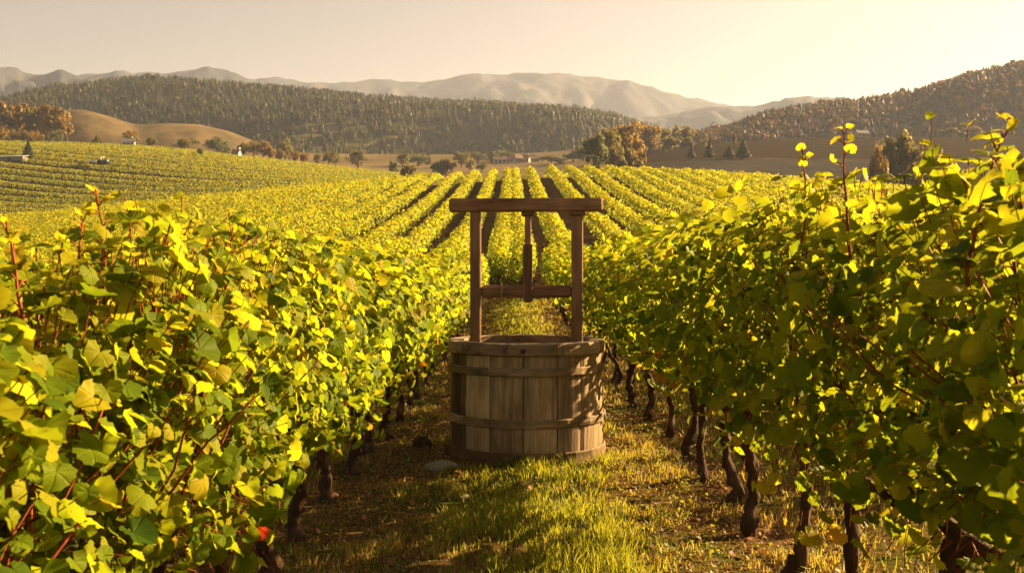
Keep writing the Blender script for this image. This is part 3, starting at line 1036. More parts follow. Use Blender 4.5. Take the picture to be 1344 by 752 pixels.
def tree_trunk(kind, seed):
    r_ = np.random.default_rng(seed)
    mb = MB()
    if kind in ('conifer', 'poplar'):
        mb.tube([(0, 0, -.04), (0, 0, .2), (.005, 0, .55), (0, 0, .9)], [.030, .022, .014, .004], 7, .5)
    else:
        zt = .40 if kind == 'round' else .16
        mb.tube([(0, 0, -.05), (.006, 0, zt * .5), (0, .008, zt)], [.040, .028, .022], 7, .5)
        for k in range(6):
            a = k * 1.05 + r_.uniform(-.3, .3)
            e = np.array([math.cos(a) * .24, math.sin(a) * .24, zt + r_.uniform(.15, .42)])
            mb.tube([(0, 0, zt * .9), e * .5 + [0, 0, zt * .5], e], [.016, .010, .004], 5, .5)
    return mb.mesh('trunk', [M_trunk], True)


_cm, _tm = {}, {}


def tree(name, kind, color, px, ytop, ybase, D, wpx, label, group=None, n=1300, cat='tree'):
    k = (kind, color, random.randrange(3), n)
    if k not in _cm:
        _cm[k] = crown_mesh(kind, color, hash(k[2]) * 13 + len(_cm) * 7 + 3, n)
    if (kind, k[2]) not in _tm:
        _tm[(kind, k[2])] = tree_trunk(kind, k[2] + 60)
    x, y, _ = px_world(px, ybase, D)
    zg = gz(x, y)
    ztop = EYE + (HY - ytop) / F_PX * D
    h = max(ztop - zg, 1.0)
    nat = {'round': .55, 'poplar': .26, 'bush': .84, 'conifer': .46}[kind]
    w = wpx / F_PX * D / nat
    t = thing(name, label, cat, (x, y, zg - 0.05), rng.uniform(0, 6.28), group, (w, w, h))
    link('crown', _cm[k], t)
    link('trunk', _tm[(kind, k[2])], t)
    return t


g = 'golden trees of the grove at the left edge'
LPX = [(-14, 128, 380, 16), (2, 121, 384, 15), (10, 136, 376, 12), (18, 127, 386, 12), (26, 130, 380, 12), (33, 128, 390, 11), (41, 131, 378, 12), (48, 129, 386, 11), (55, 130, 380, 11), (61, 130, 372, 11), (69, 133, 382, 12), (76, 134, 378, 12), (82, 138, 374, 11), (88, 140, 380, 12)]
for i, (px, yt, D, w) in enumerate(LPX):
    tree('grove_tree', 'poplar', 'gold' if i % 4 != 2 else 'olive', px, yt, 182, D, w * 1.05, f'tall golden tree in the grove on the left hilltop, {ordinal(i)} from the left', g, 1300)
for px, yt, D, w, c, lb in ((4, 162, 345, 15, 'gold', 'golden bush below the grove at the left edge of the vineyard hill'), (18, 168, 352, 13, 'olive', 'brownish bush under the grove, between two golden bushes'),
                         (30, 168, 352, 14, 'olive', 'wide olive bush in the middle below the grove'), (42, 169, 352, 13, 'gold', 'low golden bush in the middle below the grove'), (53, 172, 348, 13, 'gold', 'round yellow bush on the hilltop below the grove'),
                         (66, 170, 352, 12, 'olive', 'small olive bush below the right half of the grove'), (78, 167, 348, 14, 'green', 'tall green bush at the right foot of the grove')):
    tree('bush', 'bush', c, px, yt, 182, D, w * 1.1, lb, 'bushes below the grove', 700, 'bush')

for (kind, color, px, yt, yb, D, w, lb) in [
    ('bush', 'olive', 129, 175, 183, 343, 10, 'small bush alone on the hill skyline left of the white house'),
    ('round', 'gold', 172, 170, 186, 352, 17, 'round golden tree rising behind the white house on the hilltop'),
    ('round', 'olive', 200, 178, 188, 345, 10, 'small round tree just right of the white hilltop house'),
    ('round', 'olive', 243, 178, 190, 340, 14, 'round dark tree on the hill crest right of the meadow'),
    ('round', 'green', 228, 171, 186, 440, 16, 'hazy tree on the golden meadow above the hill crest'),
    ('round', 'green', 248, 165, 180, 452, 10, 'slim hazy tree highest on the golden meadow'),
    ('bush', 'green', 255, 178, 192, 430, 14, 'hazy bush behind the round dark tree on the crest'),
    ('round', 'green', 285, 176, 196, 415, 20, 'broad hazy dark tree below the golden meadow'),
    ('bush', 'green', 297, 183, 197, 420, 12, 'small hazy bush beside the broad dark tree'),
    ('bush', 'conifer', 263, 192.5, 199, 312, 8, 'small dark bush standing alone inside the hill vineyard'),
    ('conifer', 'conifer', 38, 184, 204, 296, 13, 'dark cone shaped tree beside the grey shed in the hill vineyard'),
    ('round', 'olive', 320, 183, 202, 352, 13, 'olive tree just right of the small white cottage'),
    ('round', 'olive', 333, 180, 203, 356, 17, 'larger olive tree in the clump right of the cottage'),
    ('round', 'gold', 346, 182, 204, 352, 14, 'golden tree at the right of the clump near the cottage'),
    ('bush', 'gold', 355, 190, 206, 352, 12, 'golden bush at the right end of the clump near the cottage'),
    ('round', 'olive', 375, 180, 207, 372, 18, 'tall olive tree standing in the hedge on the hill skyline'),
    ('bush', 'olive', 368, 193, 207, 360, 14, 'low bush left of the tall tree in the skyline hedge'),
    ('bush', 'gold', 386, 195, 208, 356, 14, 'golden bush right of the tall tree in the skyline hedge'),
    ('bush', 'gold', 400, 196, 210, 352, 10, 'small golden tree on the falling skyline of the hill'),
    ('round', 'olive', 418, 199, 212, 352, 9, 'small orange tree further down the hill skyline'),
    ('round', 'olive', 432, 194, 213, 366, 13, 'leafy tree near the right end of the hill skyline'),
    ('round', 'green', 441, 199, 214, 372, 9, 'thin tree at the right end of the hill skyline'),
    ('round', 'olive', 470, 193, 216, 365, 19, 'big round tree alone on the pale meadow'),
    ('bush', 'green', 518, 207, 224, 330, 14, 'dome shaped dark bush left of the lone bright bush'),
    ('round', 'olive', 529, 199, 219, 400, 16, 'round tree behind the dome shaped bush'),
    ('round', 'green', 549, 200, 221, 410, 20, 'broad hazy tree behind the lone bright bush'),
    ('conifer', 'conifer', 562, 197, 214, 415, 8, 'narrow dark tree in the valley tree line'),
    ('bush', 'olive', 536, 209, 230, 240, 15, 'bright yellow green bush just beyond the vineyard crest'),
    ('bush', 'green', 572, 209, 225, 300, 16, 'dark bush at the vineyard crest, left half of a pair'),
    ('bush', 'olive', 586, 205, 225, 300, 22, 'dark bush at the vineyard crest, larger right half of a pair'),
    ('round', 'olive', 606, 197, 219, 400, 18, 'tall olive tree in the valley left of the village'),
    ('bush', 'olive', 616, 206, 221, 370, 12, 'low olive bush below the tall tree left of the village'),
    ('bush', 'olive', 632, 211, 222, 350, 13, 'round low bush just left of the village roofs'),
    ('round', 'green', 628, 197, 217, 430, 20, 'dark hazy tree behind the round low bush'),
    ('round', 'green', 645, 199, 217, 440, 22, 'dark hazy tree above the left village roofs'),
    ('round', 'green', 662, 197, 217, 445, 22, 'dark hazy tree directly above the pink village roof'),
    ('round', 'olive', 681, 201, 217, 440, 20, 'olive hazy tree above the middle of the village'),
    ('round', 'olive', 697, 201, 216, 440, 18, 'olive hazy tree above the right village roofs'),
    ('round', 'olive', 712, 204, 217, 430, 14, 'small hazy tree right of the village'),
    ('round', 'olive', 724, 201, 216, 400, 16, 'olive tree in the valley halfway to the big dark trees'),
    ('bush', 'green', 737, 205, 217, 380, 18, 'dark bush in the valley before the big dark trees'),
    ('round', 'green', 752, 198, 217, 390, 20, 'hazy tree just left of the big dark trees'),
    ('round', 'green', 765, 190, 216, 390, 22, 'taller hazy tree touching the big dark trees'),
    ('round', 'green', 783, 172, 219, 232, 24, 'dark tree with ragged edge at the left of the big clump'),
    ('round', 'olive', 800, 165, 219, 240, 28, 'dark broad tree in the middle of the big clump'),
    ('round', 'gold', 822, 157, 219, 250, 34, 'tallest tree of the big clump with golden top'),
    ('bush', 'olive', 810, 184, 220, 222, 27, 'lower rounded tree at the front of the big clump'),
    ('bush', 'olive', 828, 186, 220, 226, 26, 'rounded front tree at the right of the big clump'),
    ('bush', 'gold', 843, 192, 220, 230, 13, 'slim golden bush at the right end of the big clump'),
    ('round', 'gold', 852, 159, 198, 345, 24, 'golden tree behind the right side of the big clump'),
    ('round', 'olive', 871, 165, 196, 360, 20, 'olive tree in the hedge right of the big clump'),
    ('round', 'olive', 887, 161, 193, 372, 14, 'first tall tree in the hedge above the dark conifers'),
    ('round', 'olive', 899, 160, 192, 376, 15, 'second tall tree in the hedge above the dark conifers'),
    ('bush', 'olive', 878, 178, 197, 350, 22, 'low bush under the hedge right of the big clump'),
    ('bush', 'olive', 901, 178, 195, 360, 22, 'low bush under the tall hedge trees'),
    ('bush', 'gold', 923, 179, 192, 352, 9, 'small golden bush above the dark conifers'),
    ('conifer', 'conifer', 907, 187, 204, 284, 10, 'first dark conifer from the left on the field edge'),
    ('conifer', 'conifer', 931, 182, 203, 284, 12, 'second dark conifer from the left on the field edge'),
    ('conifer', 'conifer', 957, 191, 205, 282, 14, 'squat dark conifer, third from the left on the field edge'),
    ('conifer', 'conifer', 975, 182, 207, 280, 16, 'largest dark conifer at the right end of the four'),
    ('poplar', 'olive', 963, 175, 195, 330, 5, 'thin pole like tree above the dark conifers'),
    ('round', 'olive', 1188, 160, 240, 178, 34, 'tallest tree in the brown thicket beyond the right vine row'),
    ('round', 'olive', 1166, 171, 240, 176, 25, 'left tree of the brown thicket beyond the right vine row'),
    ('bush', 'gold', 1153, 186, 240, 172, 22, 'golden bush at the left edge of the brown thicket'),
    ('round', 'olive', 1217, 164, 240, 180, 20, 'narrow tree on the right of the brown thicket'),
    ('bush', 'olive', 1230, 181, 240, 174, 24, 'bushy right end of the brown thicket'),
    ('bush', 'olive', 1194, 196, 240, 168, 48, 'low dark bush at the front of the brown thicket'),
    ('bush', 'olive', 1246, 167, 184, 384, 24, 'small hedge tree right of the thicket on the field skyline'),
    ('bush', 'olive', 1277, 163, 184, 386, 18, 'round hedge tree farthest right on the field skyline'),
]:
    tree('tree' if kind == 'round' else 'bush' if kind == 'bush' else 'conifer_tree' if kind == 'conifer' else 'poplar_tree', kind, color, px, yt, yb, D, w, lb, None, 2400 if w > 20 else 1300, 'bush' if kind == 'bush' else 'tree')


# ------------------------------------------------------------------ houses, shed, tractor
def plain(name, c, rough=0.8, ns=3.0):
    g = NT(name)
    n = g.noise(ns, 5, .6, g.coord('Object'))
    d = tuple(v * .72 for v in c)
    return g.done(g.bsdf(g.ramp(n, [(.3, d), (.7, c)]), rough, .25))


M_white = plain('white render', (.78, .76, .72))
M_roofg = plain('grey roof', (.20, .19, .19))
M_roofr = plain('terracotta roof', (.22, .14, .105))
M_glass = plain('dark window', (.03, .035, .04), .2)
M_door = plain('brown door', (.12, .07, .04))
M_tin = plain('tin roof', (.42, .42, .42), .5)
M_blue = plain('blue paint', (.10, .22, .45), .4)
M_tyre = plain('tyre rubber', (.02, .02, .02))
M_cream = plain('cream paint', (.75, .72, .65), .4)
M_plank = plain('grey planks', (.20, .18, .16))


M_stucco = plain('grey render', (.33, .30, .27))


def house(px, D, wpx, hpx, roofm, label, group=None, rz=0.0, wallm=None):
    x, y, _ = px_world(px, 200, D)
    z = gz(x, y)
    w = wpx / F_PX * D
    h = hpx / F_PX * D * .55
    rh = hpx / F_PX * D * .45
    d = w * .7
    t = thing('house', label, 'house', (x, y, z - .1), rz, group)
    m = MB()
    V = [(-w / 2, -d / 2, 0), (w / 2, -d / 2, 0), (w / 2, d / 2, 0), (-w / 2, d / 2, 0), (-w / 2, -d / 2, h), (w / 2, -d / 2, h), (w / 2, d / 2, h), (-w / 2, d / 2, h), (-w / 2, 0, h + rh), (w / 2, 0, h + rh)]
    m.add(V, [[(0, 1, 5, 4), (2, 3, 7, 6)], [(1, 2, 6, 9, 5), (3, 0, 4, 8, 7)]])
    link('wall', m.mesh('wall', [wallm or M_white]), t)
    m = MB()
    e = .25
    for s in (-1, 1):
        V = [(-w / 2 - e, s * (d / 2 + e), h - e * .6), (w / 2 + e, s * (d / 2 + e), h - e * .6), (w / 2 + e, 0, h + rh + .02), (-w / 2 - e, 0, h + rh + .02)]
        V += [(p[0], p[1], p[2] + .14) for p in V]
        m.add(V, [[(0, 1, 2, 3), (4, 5, 6, 7), (0, 1, 5, 4), (1, 2, 6, 5), (2, 3, 7, 6), (3, 0, 4, 7)]])
    rf = link('roof', m.mesh('roof', [roofm]), t)
    m = MB()
    m.box(w * .22, w * .22 + .5, -.25 + .4, .25 + .4, h + rh * .5, h + rh + .7)
    link('chimney', m.mesh('chimney', [wallm or M_white]), rf)
    m = MB()
    m.box(-.45, .45, -d / 2 - .05, -d / 2 + .02, 0, min(2.0, h * .85))
    link('door', m.mesh('door', [M_door]), t)
    m = MB()
    m.box(-.4, .4, -.05, .03, -.45, .45)
    wm = m.mesh('window', [M_glass])
    for sx in (-.32, .32):
        link('window', wm, t, (sx * w, -d / 2, h * .58))
    return t


house(169.5, 343, 15, 12, M_roofg, 'white house with dark windows on the hilltop under a golden tree', None, .25)
house(311, 338, 10, 11, M_roofr, 'small white cottage with red roof on the hill skyline', None, -.3)
house(1130, 392, 16, 9, M_roofg, 'pale house at the foot of the wooded hill at the right', None, .2, M_stucco)
g = 'village houses beyond the vineyard crest'
for px, D, w, h, rz, lb in ((656, 424, 16, 9, .1, 'village house with wide pink roof, leftmost in the village'), (668, 430, 13, 8, -.1, 'village house between the wide pink roof and the taller house'),
                            (680, 420, 10, 12, .5, 'tallest village house in the middle of the village'), (690, 424, 11, 9, -.4, 'village house right of the tallest one'), (701, 428, 11, 7, .2, 'low village house at the right end of the village')):
    house(px, D, w, h, M_roofr, lb, g, rz, M_stucco)

# grey open shed beside the cone tree
x, y, _ = px_world(16, 200, 292)
t = thing('farm_shed', 'long low grey shed with pale roof in the hill vineyard', 'shed', (x, y, gz(x, y)), -.1)
m = MB()
m.box(-4.2, 4.2, -1.2, 1.2, 0, 1.2)
link('wall', m.mesh('wall', [M_plank]), t)
m = MB()
m.add([(-4.5, -1.5, 1.2), (4.5, -1.5, 1.2), (4.5, 1.5, 1.75), (-4.5, 1.5, 1.75), (-4.5, -1.5, 1.3), (4.5, -1.5, 1.3), (4.5, 1.5, 1.85), (-4.5, 1.5, 1.85)], [[(0, 3, 2, 1), (4, 5, 6, 7), (0, 1, 5, 4), (1, 2, 6, 5), (2, 3, 7, 6), (3, 0, 4, 7)]])
link('roof', m.mesh('roof', [M_tin]), t)
m = MB()
m.box(-.5, .5, -1.24, -1.18, 0, 1.0)
link('door', m.mesh('door', [M_door]), t)

# tractor at work in the hill rows
x, y, _ = px_world(136, 210, 282)
t = thing('tractor', 'white and blue tractor with trailer working in the hill vineyard', 'tractor', (x, y, gz(x, y) + .1), -.15)
m = MB()
m.box(-.2, 1.5, -.45, .45, .75, 1.45, b=.08)
link('hood', m.mesh('hood', [M_blue]), t)
m = MB()
m.box(-1.2, -.2, -.6, .6, .7, 1.2, b=.06)
for sx in (-1.15, -.27):
    for sy in (-.52, .46):
        m.box(sx, sx + .07, sy, sy + .07, 1.2, 2.2)
m.box(-1.3, -.1, -.65, .65, 2.2, 2.3, b=.03)
link('cab', m.mesh('cab', [M_cream]), t)
for (wx, wr, ww) in ((-.75, .75, .35), (1.1, .5, .25)):
    for sy in (-1, 1):
        m = MB()
        a = np.linspace(0, 2 * math.pi, 19)[:-1]
        m.tube([(wx, sy * .6, wr), (wx, sy * (.6 + ww), wr)], wr, 18, .5)
        link('wheel', m.mesh('wheel', [M_tyre], True), t)
m = MB()
m.box(-4.4, -1.7, -.8, .8, .6, 1.25, b=.05)
m.box(-1.8, -1.2, -.06, .06, .65, .75)
tr = link('trailer', m.mesh('trailer', [M_cream]), t)
for sy in (-1, 1):
    m = MB()
    m.tube([(-3.2, sy * .82, .42), (-3.2, sy * 1.02, .42)], .42, 16, .5)
    link('wheel', m.mesh('wheel', [M_tyre], True), tr)


# ------------------------------------------------------------------ the well
WX, WY = 0.115, 7.95
well = thing('barrel_well', 'round wooden barrel well with beam frame standing in the grassy lane', 'well', (WX, WY, gz(WX, WY)))


def ring_piece(mb, a0, a1, r0f, r1f, z0, z1, nseg, tone, ch=0.006, jit=0.0):
    """a curved board between two angles; r0f, r1f give inner and outer radius at a height; chamfered outer edges"""
    a = np.linspace(a0, a1, nseg + 1)
    prof = [(r0f(z0), z0), (r1f(z0) - ch, z0), (r1f(z0), z0 + ch), (r1f((z0 + z1) / 2), (z0 + z1) / 2), (r1f(z1), z1 - ch), (r1f(z1) - ch, z1), (r0f(z1), z1)]
    k = len(prof)
    V = []
    for i, t in enumerate(a):
        ed = ch * .9 if (i == 0 or i == nseg) else 0
        for j, (r, z) in enumerate(prof):
            rr = r - (ed if 0 < j < k - 1 else 0) + (rng.normal(0, jit) if jit and 0 < j < k - 1 else 0)
            V.append((math.cos(t) * rr, math.sin(t) * rr, z + (rng.normal(0, jit * .6) if jit else 0)))
    q = []
    for i in range(nseg):
        for j in range(k):
            j2 = (j + 1) % k
            q.append((i * k + j, i * k + j2, (i + 1) * k + j2, (i + 1) * k + j))
    mb.add(V, [q, [tuple(range(k - 1, -1, -1)), tuple(range(nseg * k, (nseg + 1) * k))]], tone)


RB = 0.600


def bodyr(z):
    return RB + 0.010 * math.sin((z - .05) / .8 * math.pi) + 0.008 * (1 - z / .85)


mb = MB()
a = -math.pi / 2 - 0.055
edges = [a]
wd = [.43, .35, .40, .46, .38, .44, .47, .36, .45, .42, .48, .37, .44, .40, .43]
tot = sum(wd)
for w in wd:
    edges.append(edges[-1] + w / tot * 2 * math.pi)
for i in range(len(wd)):
    dr = rng.normal(0, .0045)
    sub = 2 if rng.uniform() < .3 else 1                # some staves are split lengthwise
    cuts = np.linspace(edges[i], edges[i + 1], sub + 1)
    tn = rng.uniform(.15, .9)
    for s in range(sub):
        gap = .0055 if s == 0 else .0022
        ring_piece(mb, cuts[s] + gap, cuts[s + 1] - (.0055 if s == sub - 1 else .0022), lambda z: bodyr(z) - .045, lambda z, dr=dr: bodyr(z) + dr, 0.02, .815, 7, float(np.clip(tn + rng.normal(0, .06), 0, 1)), .007, .0009)
# dark backing as painted shade, so the joints read as deep gaps, not as daylight
link('stave_wall', mb.mesh('stave_wall', [M_stave], False), well)
mb = MB()
a = np.linspace(0, 2 * math.pi, 41)[:-1]
V = [(math.cos(t) * (RB - .034), math.sin(t) * (RB - .034), z) for z in (0.03, .80) for t in a] + [(math.cos(t) * (RB - .040), math.sin(t) * (RB - .040), z) for z in (0.03, .80) for t in a]
q = [(i, (i + 1) % 40, 40 + (i + 1) % 40, 40 + i) for i in range(40)] + [(80 + i, 80 + (i + 1) % 40, 120 + (i + 1) % 40, 120 + i) for i in range(40)]
mb.add(V, [q])
link('joint_backing', mb.mesh('joint_backing', [M_dark]), well)


def hoop(name, z0, z1, th, nb, mat, ch=.008, jit=.0016, off=0.0, r0=None, tone=None, gap=.003):
    mb = MB()
    for i in range(nb):
        a0 = off + i * 2 * math.pi / nb
        dr = rng.normal(0, .002)
        ring_piece(mb, a0 + gap, a0 + 2 * math.pi / nb - gap, (r0 or (lambda z: bodyr(z) + .006)), lambda z, dr=dr: bodyr(z) + th + dr, z0, z1, 9, rng.uniform(.2, .8), ch, jit)
    return link(name, mb.mesh(name, [mat]), well)


rimo = hoop('rim', .800, .893, .026, 9, M_rim, .010, .0016, -math.pi / 2 - .25, lambda z: RB - .095)
hoop('hoop', .652, .713, .016, 4, M_hoop, .008, .0018, -.5)
hoop('hoop', .266, .333, .017, 4, M_hoop, .008, .0018, -.9)
hoop('base_band', -.02, .085, .017, 5, M_base, .010, .0018, -1.1)
mb = MB()
for px_ in (683,):
    an = -math.pi / 2 - .055
    r = RB + .024
    c = np.array([math.cos(an) * r, math.sin(an) * r, .842])
    d = np.array([math.cos(an), math.sin(an), 0])
    mb.tube([c, c + d * .012, c + d * .020], [.020, .019, .010], 10, .5)
link('bolt', mb.mesh('bolt', [M_iron], True), rimo)
mb = MB()
mb.add([(math.cos(t) * (RB - .05), math.sin(t) * (RB - .05), .12) for t in a], [[tuple(range(40))]])
link('shaft_floor', mb.mesh('shaft_floor', [M_dark]), well)

PXL, PXR = -.405, .405


def plank(name, mat, x0, x1, y0, y1, z0, z1, b=.008, tone=.5, parent=None, rot=(0, 0, 0), loc=(0, 0, 0)):
    m = MB()
    m.box(x0, x1, y0, y1, z0, z1, tone, 0, b)
    return link(name, m.mesh(name, [mat]), parent or well, loc, rot)


plank('post', M_post, PXL - .043, PXL + .043, -.05, .05, .10, 1.905, .009, .45)
plank('post', M_post, PXR - .045, PXR + .045, -.05, .05, .10, 1.875, .009, .62)
plank('bracket', M_beam, PXR - .062, PXR + .062, -.058, .058, 1.875, 1.907, .006, .4)
bm = plank('crossbeam', M_beam, -.615, .605, -.065, .065, -.052, .052, .012, .5, None, (0, R(-0.25), 0), (0, 0, 1.960))
ax = MB()
pts = [(PXL + .040, 0, 1.270), (-.2, 0, 1.268), (.1, .0, 1.272), (PXR - .040, 0, 1.275)]
mb = MB()
mb.box(PXL + .040, PXR - .042, -.050, .050, 1.222, 1.322, .55, 0, .022)
link('windlass_bar', mb.mesh('windlass_bar', [M_beam]), well)
hx = .012
plank('hanger', M_beam, hx - .052, hx + .046, -.045, .045, 1.872, 1.907, .006, .3)
up = plank('upper_strut', M_post, hx - .026, hx + .026, -.028, .028, 1.62, 1.873, .005, .7)
plank('lower_strut', M_post, hx - .042, hx + .036, -.066, -.0515, 1.195, 1.645, .004, .25)
plank('lower_strut', M_post, hx - .038, hx + .034, .0515, .064, 1.20, 1.645, .004, .35)
mb = MB()
mb.box(hx - .034, hx + .030, -.050, .050, 1.325, 1.640, .3, 0, .006)
mb.box(hx - .030, hx + .026, -.045, .045, 1.185, 1.2205, .3, 0, .004)
link('strut_core', mb.mesh('strut_core', [M_post]), well)
mb = MB()
a2 = np.linspace(0, 2 * math.pi, 17)
pts = [(-.195 + .003 * math.sin(3 * t), .058 * math.cos(t), 1.272 + .058 * math.sin(t)) for t in a2]
mb.tube(pts, .0045, 6, .5)
pts = [(-.195, -.060, 1.275), (-.193, -.062, 1.30), (-.190, -.055, 1.335)]
mb.tube(pts, .004, 6, .5)
link('rope', mb.mesh('rope', [plain('hemp', (.42, .34, .22), .9, 60)], True), well)


# ------------------------------------------------------------------ stones and clods in the lane
def rock(name, x, y, sx, sy, sz, mat, label, cat, seed, rz=0.0):
    import bmesh
    bm_ = bmesh.new()
    bmesh.ops.create_icosphere(bm_, subdivisions=3, radius=1.0)
    for v in bm_.verts:
        n_ = mnoise.fractal(v.co * 1.3 + Vector((seed, seed, 0)), 1.0, 2.0, 4)
        v.co *= 1 + .30 * n_
        v.co.x *= sx
        v.co.y *= sy
        v.co.z = max(v.co.z * sz, -sz * .5)
    me_ = bpy.data.meshes.new(name)
    bm_.to_mesh(me_)
    bm_.free()
    for p in me_.polygons:
        p.use_smooth = True
    me_.materials.append(mat)
    at = me_.attributes.new('tone', 'FLOAT', 'POINT')
    at.data.foreach_set('value', np.full(len(me_.vertices), .5, dtype=np.float32))
    return thing(name, label, cat, (x, y, gz(x, y) + sz * .35), rz, None, (1, 1, 1), me_)


rock('stone', -.52, 7.18, .115, .07, .045, M_stone, 'flat pale stone lying at the left foot of the well', 'stone', 1.0, .3)
rock('earth_clod', -.74, 8.15, .075, .07, .062, M_clod, 'dark lump of earth in the grass left of the well', 'earth clod', 4.0)
rock('stone', -.30, 6.25, .045, .03, .018, M_stone, 'tiny pale stone in the shaded grass before the well', 'stone', 7.0, .9)


# ------------------------------------------------------------------ grass and litter of the lane
def patch(x, y, s, seed):
    f = np.frompyfunc(lambda a, b: mnoise.fractal((a * s + seed, b * s, seed), 1.0, 2.0, 3), 2, 1)
    return f(x, y).astype(float)


def grass_mesh():
    mb = MB()
    for (ya, yb, dens, wid, hgt) in ((2.9, 5.2, 5200, .0026, 1.0), (5.2, 8.5, 3800, .0030, 1.0), (8.5, 14, 1300, .0048, 1.05), (14, 33, 380, .009, 1.2)):
        n = int((yb - ya) * 3.1 * dens)
        x = rng.uniform(-1.45, 1.75, n)
        y = rng.uniform(ya, yb, n)
        pt = patch(x, y, 1.5, 2.0)
        pf = patch(x, y, 5.0, 8.0)
        mid = np.exp(-((x - .20) / .55) ** 2)
        lush = np.clip(.15 + .85 * mid + .9 * pt, 0, 1.3) * np.clip(.75 + 1.2 * pf, .1, 1.6)
        keep = rng.uniform(size=n) < np.clip(.10 + lush, .05, 1)
        keep &= ((x - WX) ** 2 + (y - WY) ** 2) > .66 ** 2
        x, y, lush, mid = x[keep], y[keep], lush[keep], mid[keep]
        n = len(x)
        h = hgt * (.022 + .062 * np.clip(lush, 0, 1.3)) * rng.uniform(.5, 1.45, n)
        tall = rng.uniform(size=n) < .012
        h[tall] *= 1.9
        a = rng.uniform(0, 6.283, n)
        w = wid * rng.uniform(.7, 1.4, n)
        side = np.stack([np.cos(a), np.sin(a), 0 * a], -1)
        ld = rng.uniform(0, 6.283, n)
        lean = np.stack([np.cos(ld), np.sin(ld), 0 * a], -1) * (h * rng.uniform(.1, .75, n))[:, None]
        B = np.stack([x, y, ground_z(x, y) + micro(x, y) - .004], -1)
        up = np.array([0, 0, 1.0])
        m1 = B + lean * .35 + up * (h * .55)[:, None]
        tip = B + lean + up * h[:, None]
        V = np.stack([B - side * w[:, None], B + side * w[:, None], m1 + side * (w * .75)[:, None], m1 - side * (w * .75)[:, None], tip], 1).reshape(-1, 3)
        of = (np.arange(n) * 5)[:, None]
        dry = np.clip(rng.normal(.37, .17, n) + .42 * (1 - np.clip(mid * 1.5 + .3 * (lush - .5), 0, 1)), 0, 1)
        mb.add(V, [np.array([[0, 1, 2, 3]]) + of, np.array([[3, 2, 4]]) + of], np.repeat(dry, 5))
    return mb.mesh('grass', [M_grass], False)


o = link('grass', grass_mesh())
o['kind'] = 'stuff'
o['label'], o['category'] = 'short green grass growing along the lane around the well', 'grass'


def litter_mesh():
    mb = MB()
    for (ya, yb, n, s) in ((2.9, 6, 9000, .012), (6, 10, 7000, .014), (10, 32, 6000, .024)):
        side = rng.uniform(size=n) < .62
        x = np.where(side, rng.normal(1.15, .50, n), rng.normal(-.85, .34, n))
        y = rng.uniform(ya, yb, n)
        k = ((x - WX) ** 2 + (y - WY) ** 2) > .68 ** 2
        x, y = x[k], y[k]
        m = len(x)
        P = np.stack([x, y, ground_z(x, y) + micro(x, y) + rng.uniform(.003, .03, m)], -1)
        N = np.array([0, 0, 1.0]) + rng.normal(0, .5, (m, 3))
        V, fs, t2, ve = place(LT2, P, N, rng.normal(0, 1, (m, 3)), s * rng.uniform(.4, 1.0, m) * np.where(rng.uniform(size=m) < .06, 3.2, 1.5), np.clip(rng.beta(2, 2, m), 0, 1))
        mb.add(V, fs, t2)
    return mb.mesh('fallen_leaves', [M_litter], False)


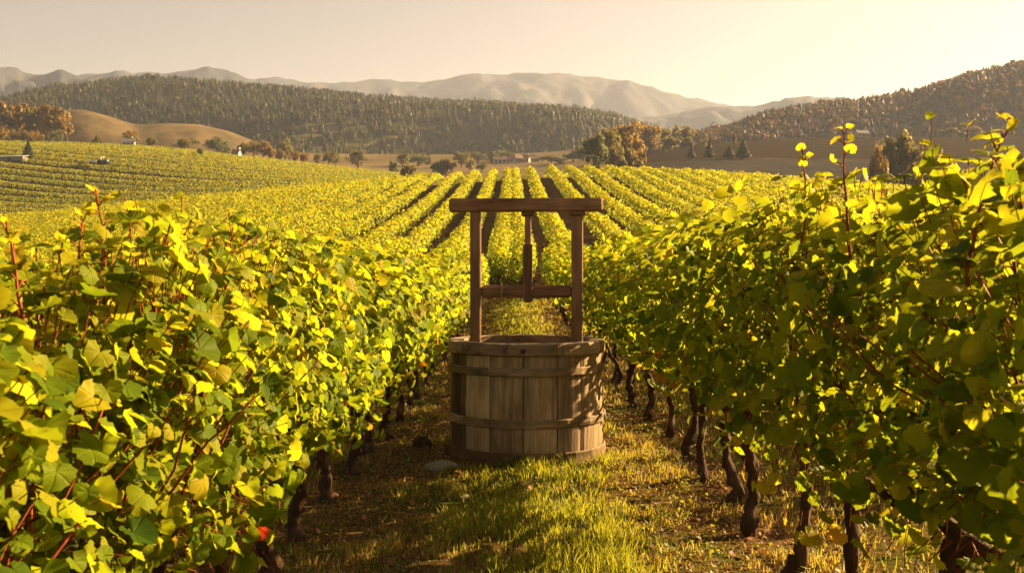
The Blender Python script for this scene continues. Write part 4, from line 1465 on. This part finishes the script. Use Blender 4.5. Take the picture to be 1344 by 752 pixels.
def verge_mesh():
    mb = MB()
    n = 34000
    x = np.where(rng.uniform(size=n) < .6, rng.uniform(1.5, 5.0, n), rng.uniform(-4.0, -1.3, n))
    y = 2.0 + 14 * rng.uniform(size=n) ** 1.4
    h = .03 + .06 * rng.uniform(size=n)
    a = rng.uniform(0, 6.283, n)
    sd = np.stack([np.cos(a), np.sin(a), 0 * a], -1) * .004
    ln = np.stack([-np.sin(a), np.cos(a), 0 * a], -1) * (h * rng.uniform(.1, .8, n))[:, None]
    B = np.stack([x, y, ground_z(x, y) + micro(x, y) - .004], -1)
    V = np.stack([B - sd, B + sd, B + ln + np.array([0, 0, 1.0]) * h[:, None]], 1).reshape(-1, 3)
    mb.add(V, [np.array([[0, 1, 2]]) + (np.arange(n) * 3)[:, None]], np.repeat(np.clip(rng.normal(.6, .2, n), 0, 1), 3))
    return mb.mesh('grass', [M_grass], False)


o = link('grass', verge_mesh())
o['kind'] = 'stuff'
o['label'], o['category'] = 'thin dry grass under the vines of the outer rows', 'grass'
o = link('fallen_leaves', litter_mesh())
o['kind'] = 'stuff'
o['label'], o['category'] = 'dry brown leaves and chaff scattered under the vine rows', 'leaf litter'


def weed_mesh():
    mb = MB()
    P, N, Dn, S, T = [], [], [], [], []
    for _ in range(560):
        x = rng.normal(1.15, .32) if rng.uniform() < .65 else rng.normal(-.80, .25)
        y = 3.0 + 20 * rng.uniform() ** 1.6
        if (x - WX) ** 2 + (y - WY) ** 2 < .7 ** 2:
            continue
        z = gz(x, y) + float(micro(x, y))
        for _k in range(rng.integers(5, 16)):
            a = rng.uniform(0, 6.28)
            r = rng.uniform(.005, .06)
            P.append((x + math.cos(a) * r, y + math.sin(a) * r, z + rng.uniform(.01, .085)))
            N.append((math.cos(a) * .4, math.sin(a) * .4, 1))
            Dn.append((math.cos(a), math.sin(a), rng.normal(0.2, .4)))
            S.append(rng.uniform(.008, .022))
            T.append(rng.uniform(.02, .5))
    V, fs, t2, ve = place(LT2, np.array(P), np.array(N) + rng.normal(0, .3, (len(P), 3)), np.array(Dn), np.array(S), np.array(T))
    mb.add(V, fs, t2)
    return mb.mesh('weeds', [M_grass], False)


o = link('weeds', weed_mesh())
o['kind'] = 'stuff'
o['label'], o['category'] = 'small leafy weeds scattered along the feet of the vines', 'weeds'

# ------------------------------------------------------------------ haze: one closed box of even air round the whole place
g = NT('haze')
vol = g.N('VolumePrincipled')
vol.inputs['Color'].default_value = (0.56, 0.66, 1.0, 1)
vol.inputs['Density'].default_value = HAZE_DENSITY
vol.inputs['Anisotropy'].default_value = 0.25
g.L(vol.outputs[0], g.out.inputs['Volume'])
zlo = float(Vg[:, 2].min()) - 1.5
m = MB()
m.box(-3300, 3300, -3300, 3300, zlo, 580)
o = link('haze', m.mesh('haze', [g.m]))
o['kind'] = 'stuff'
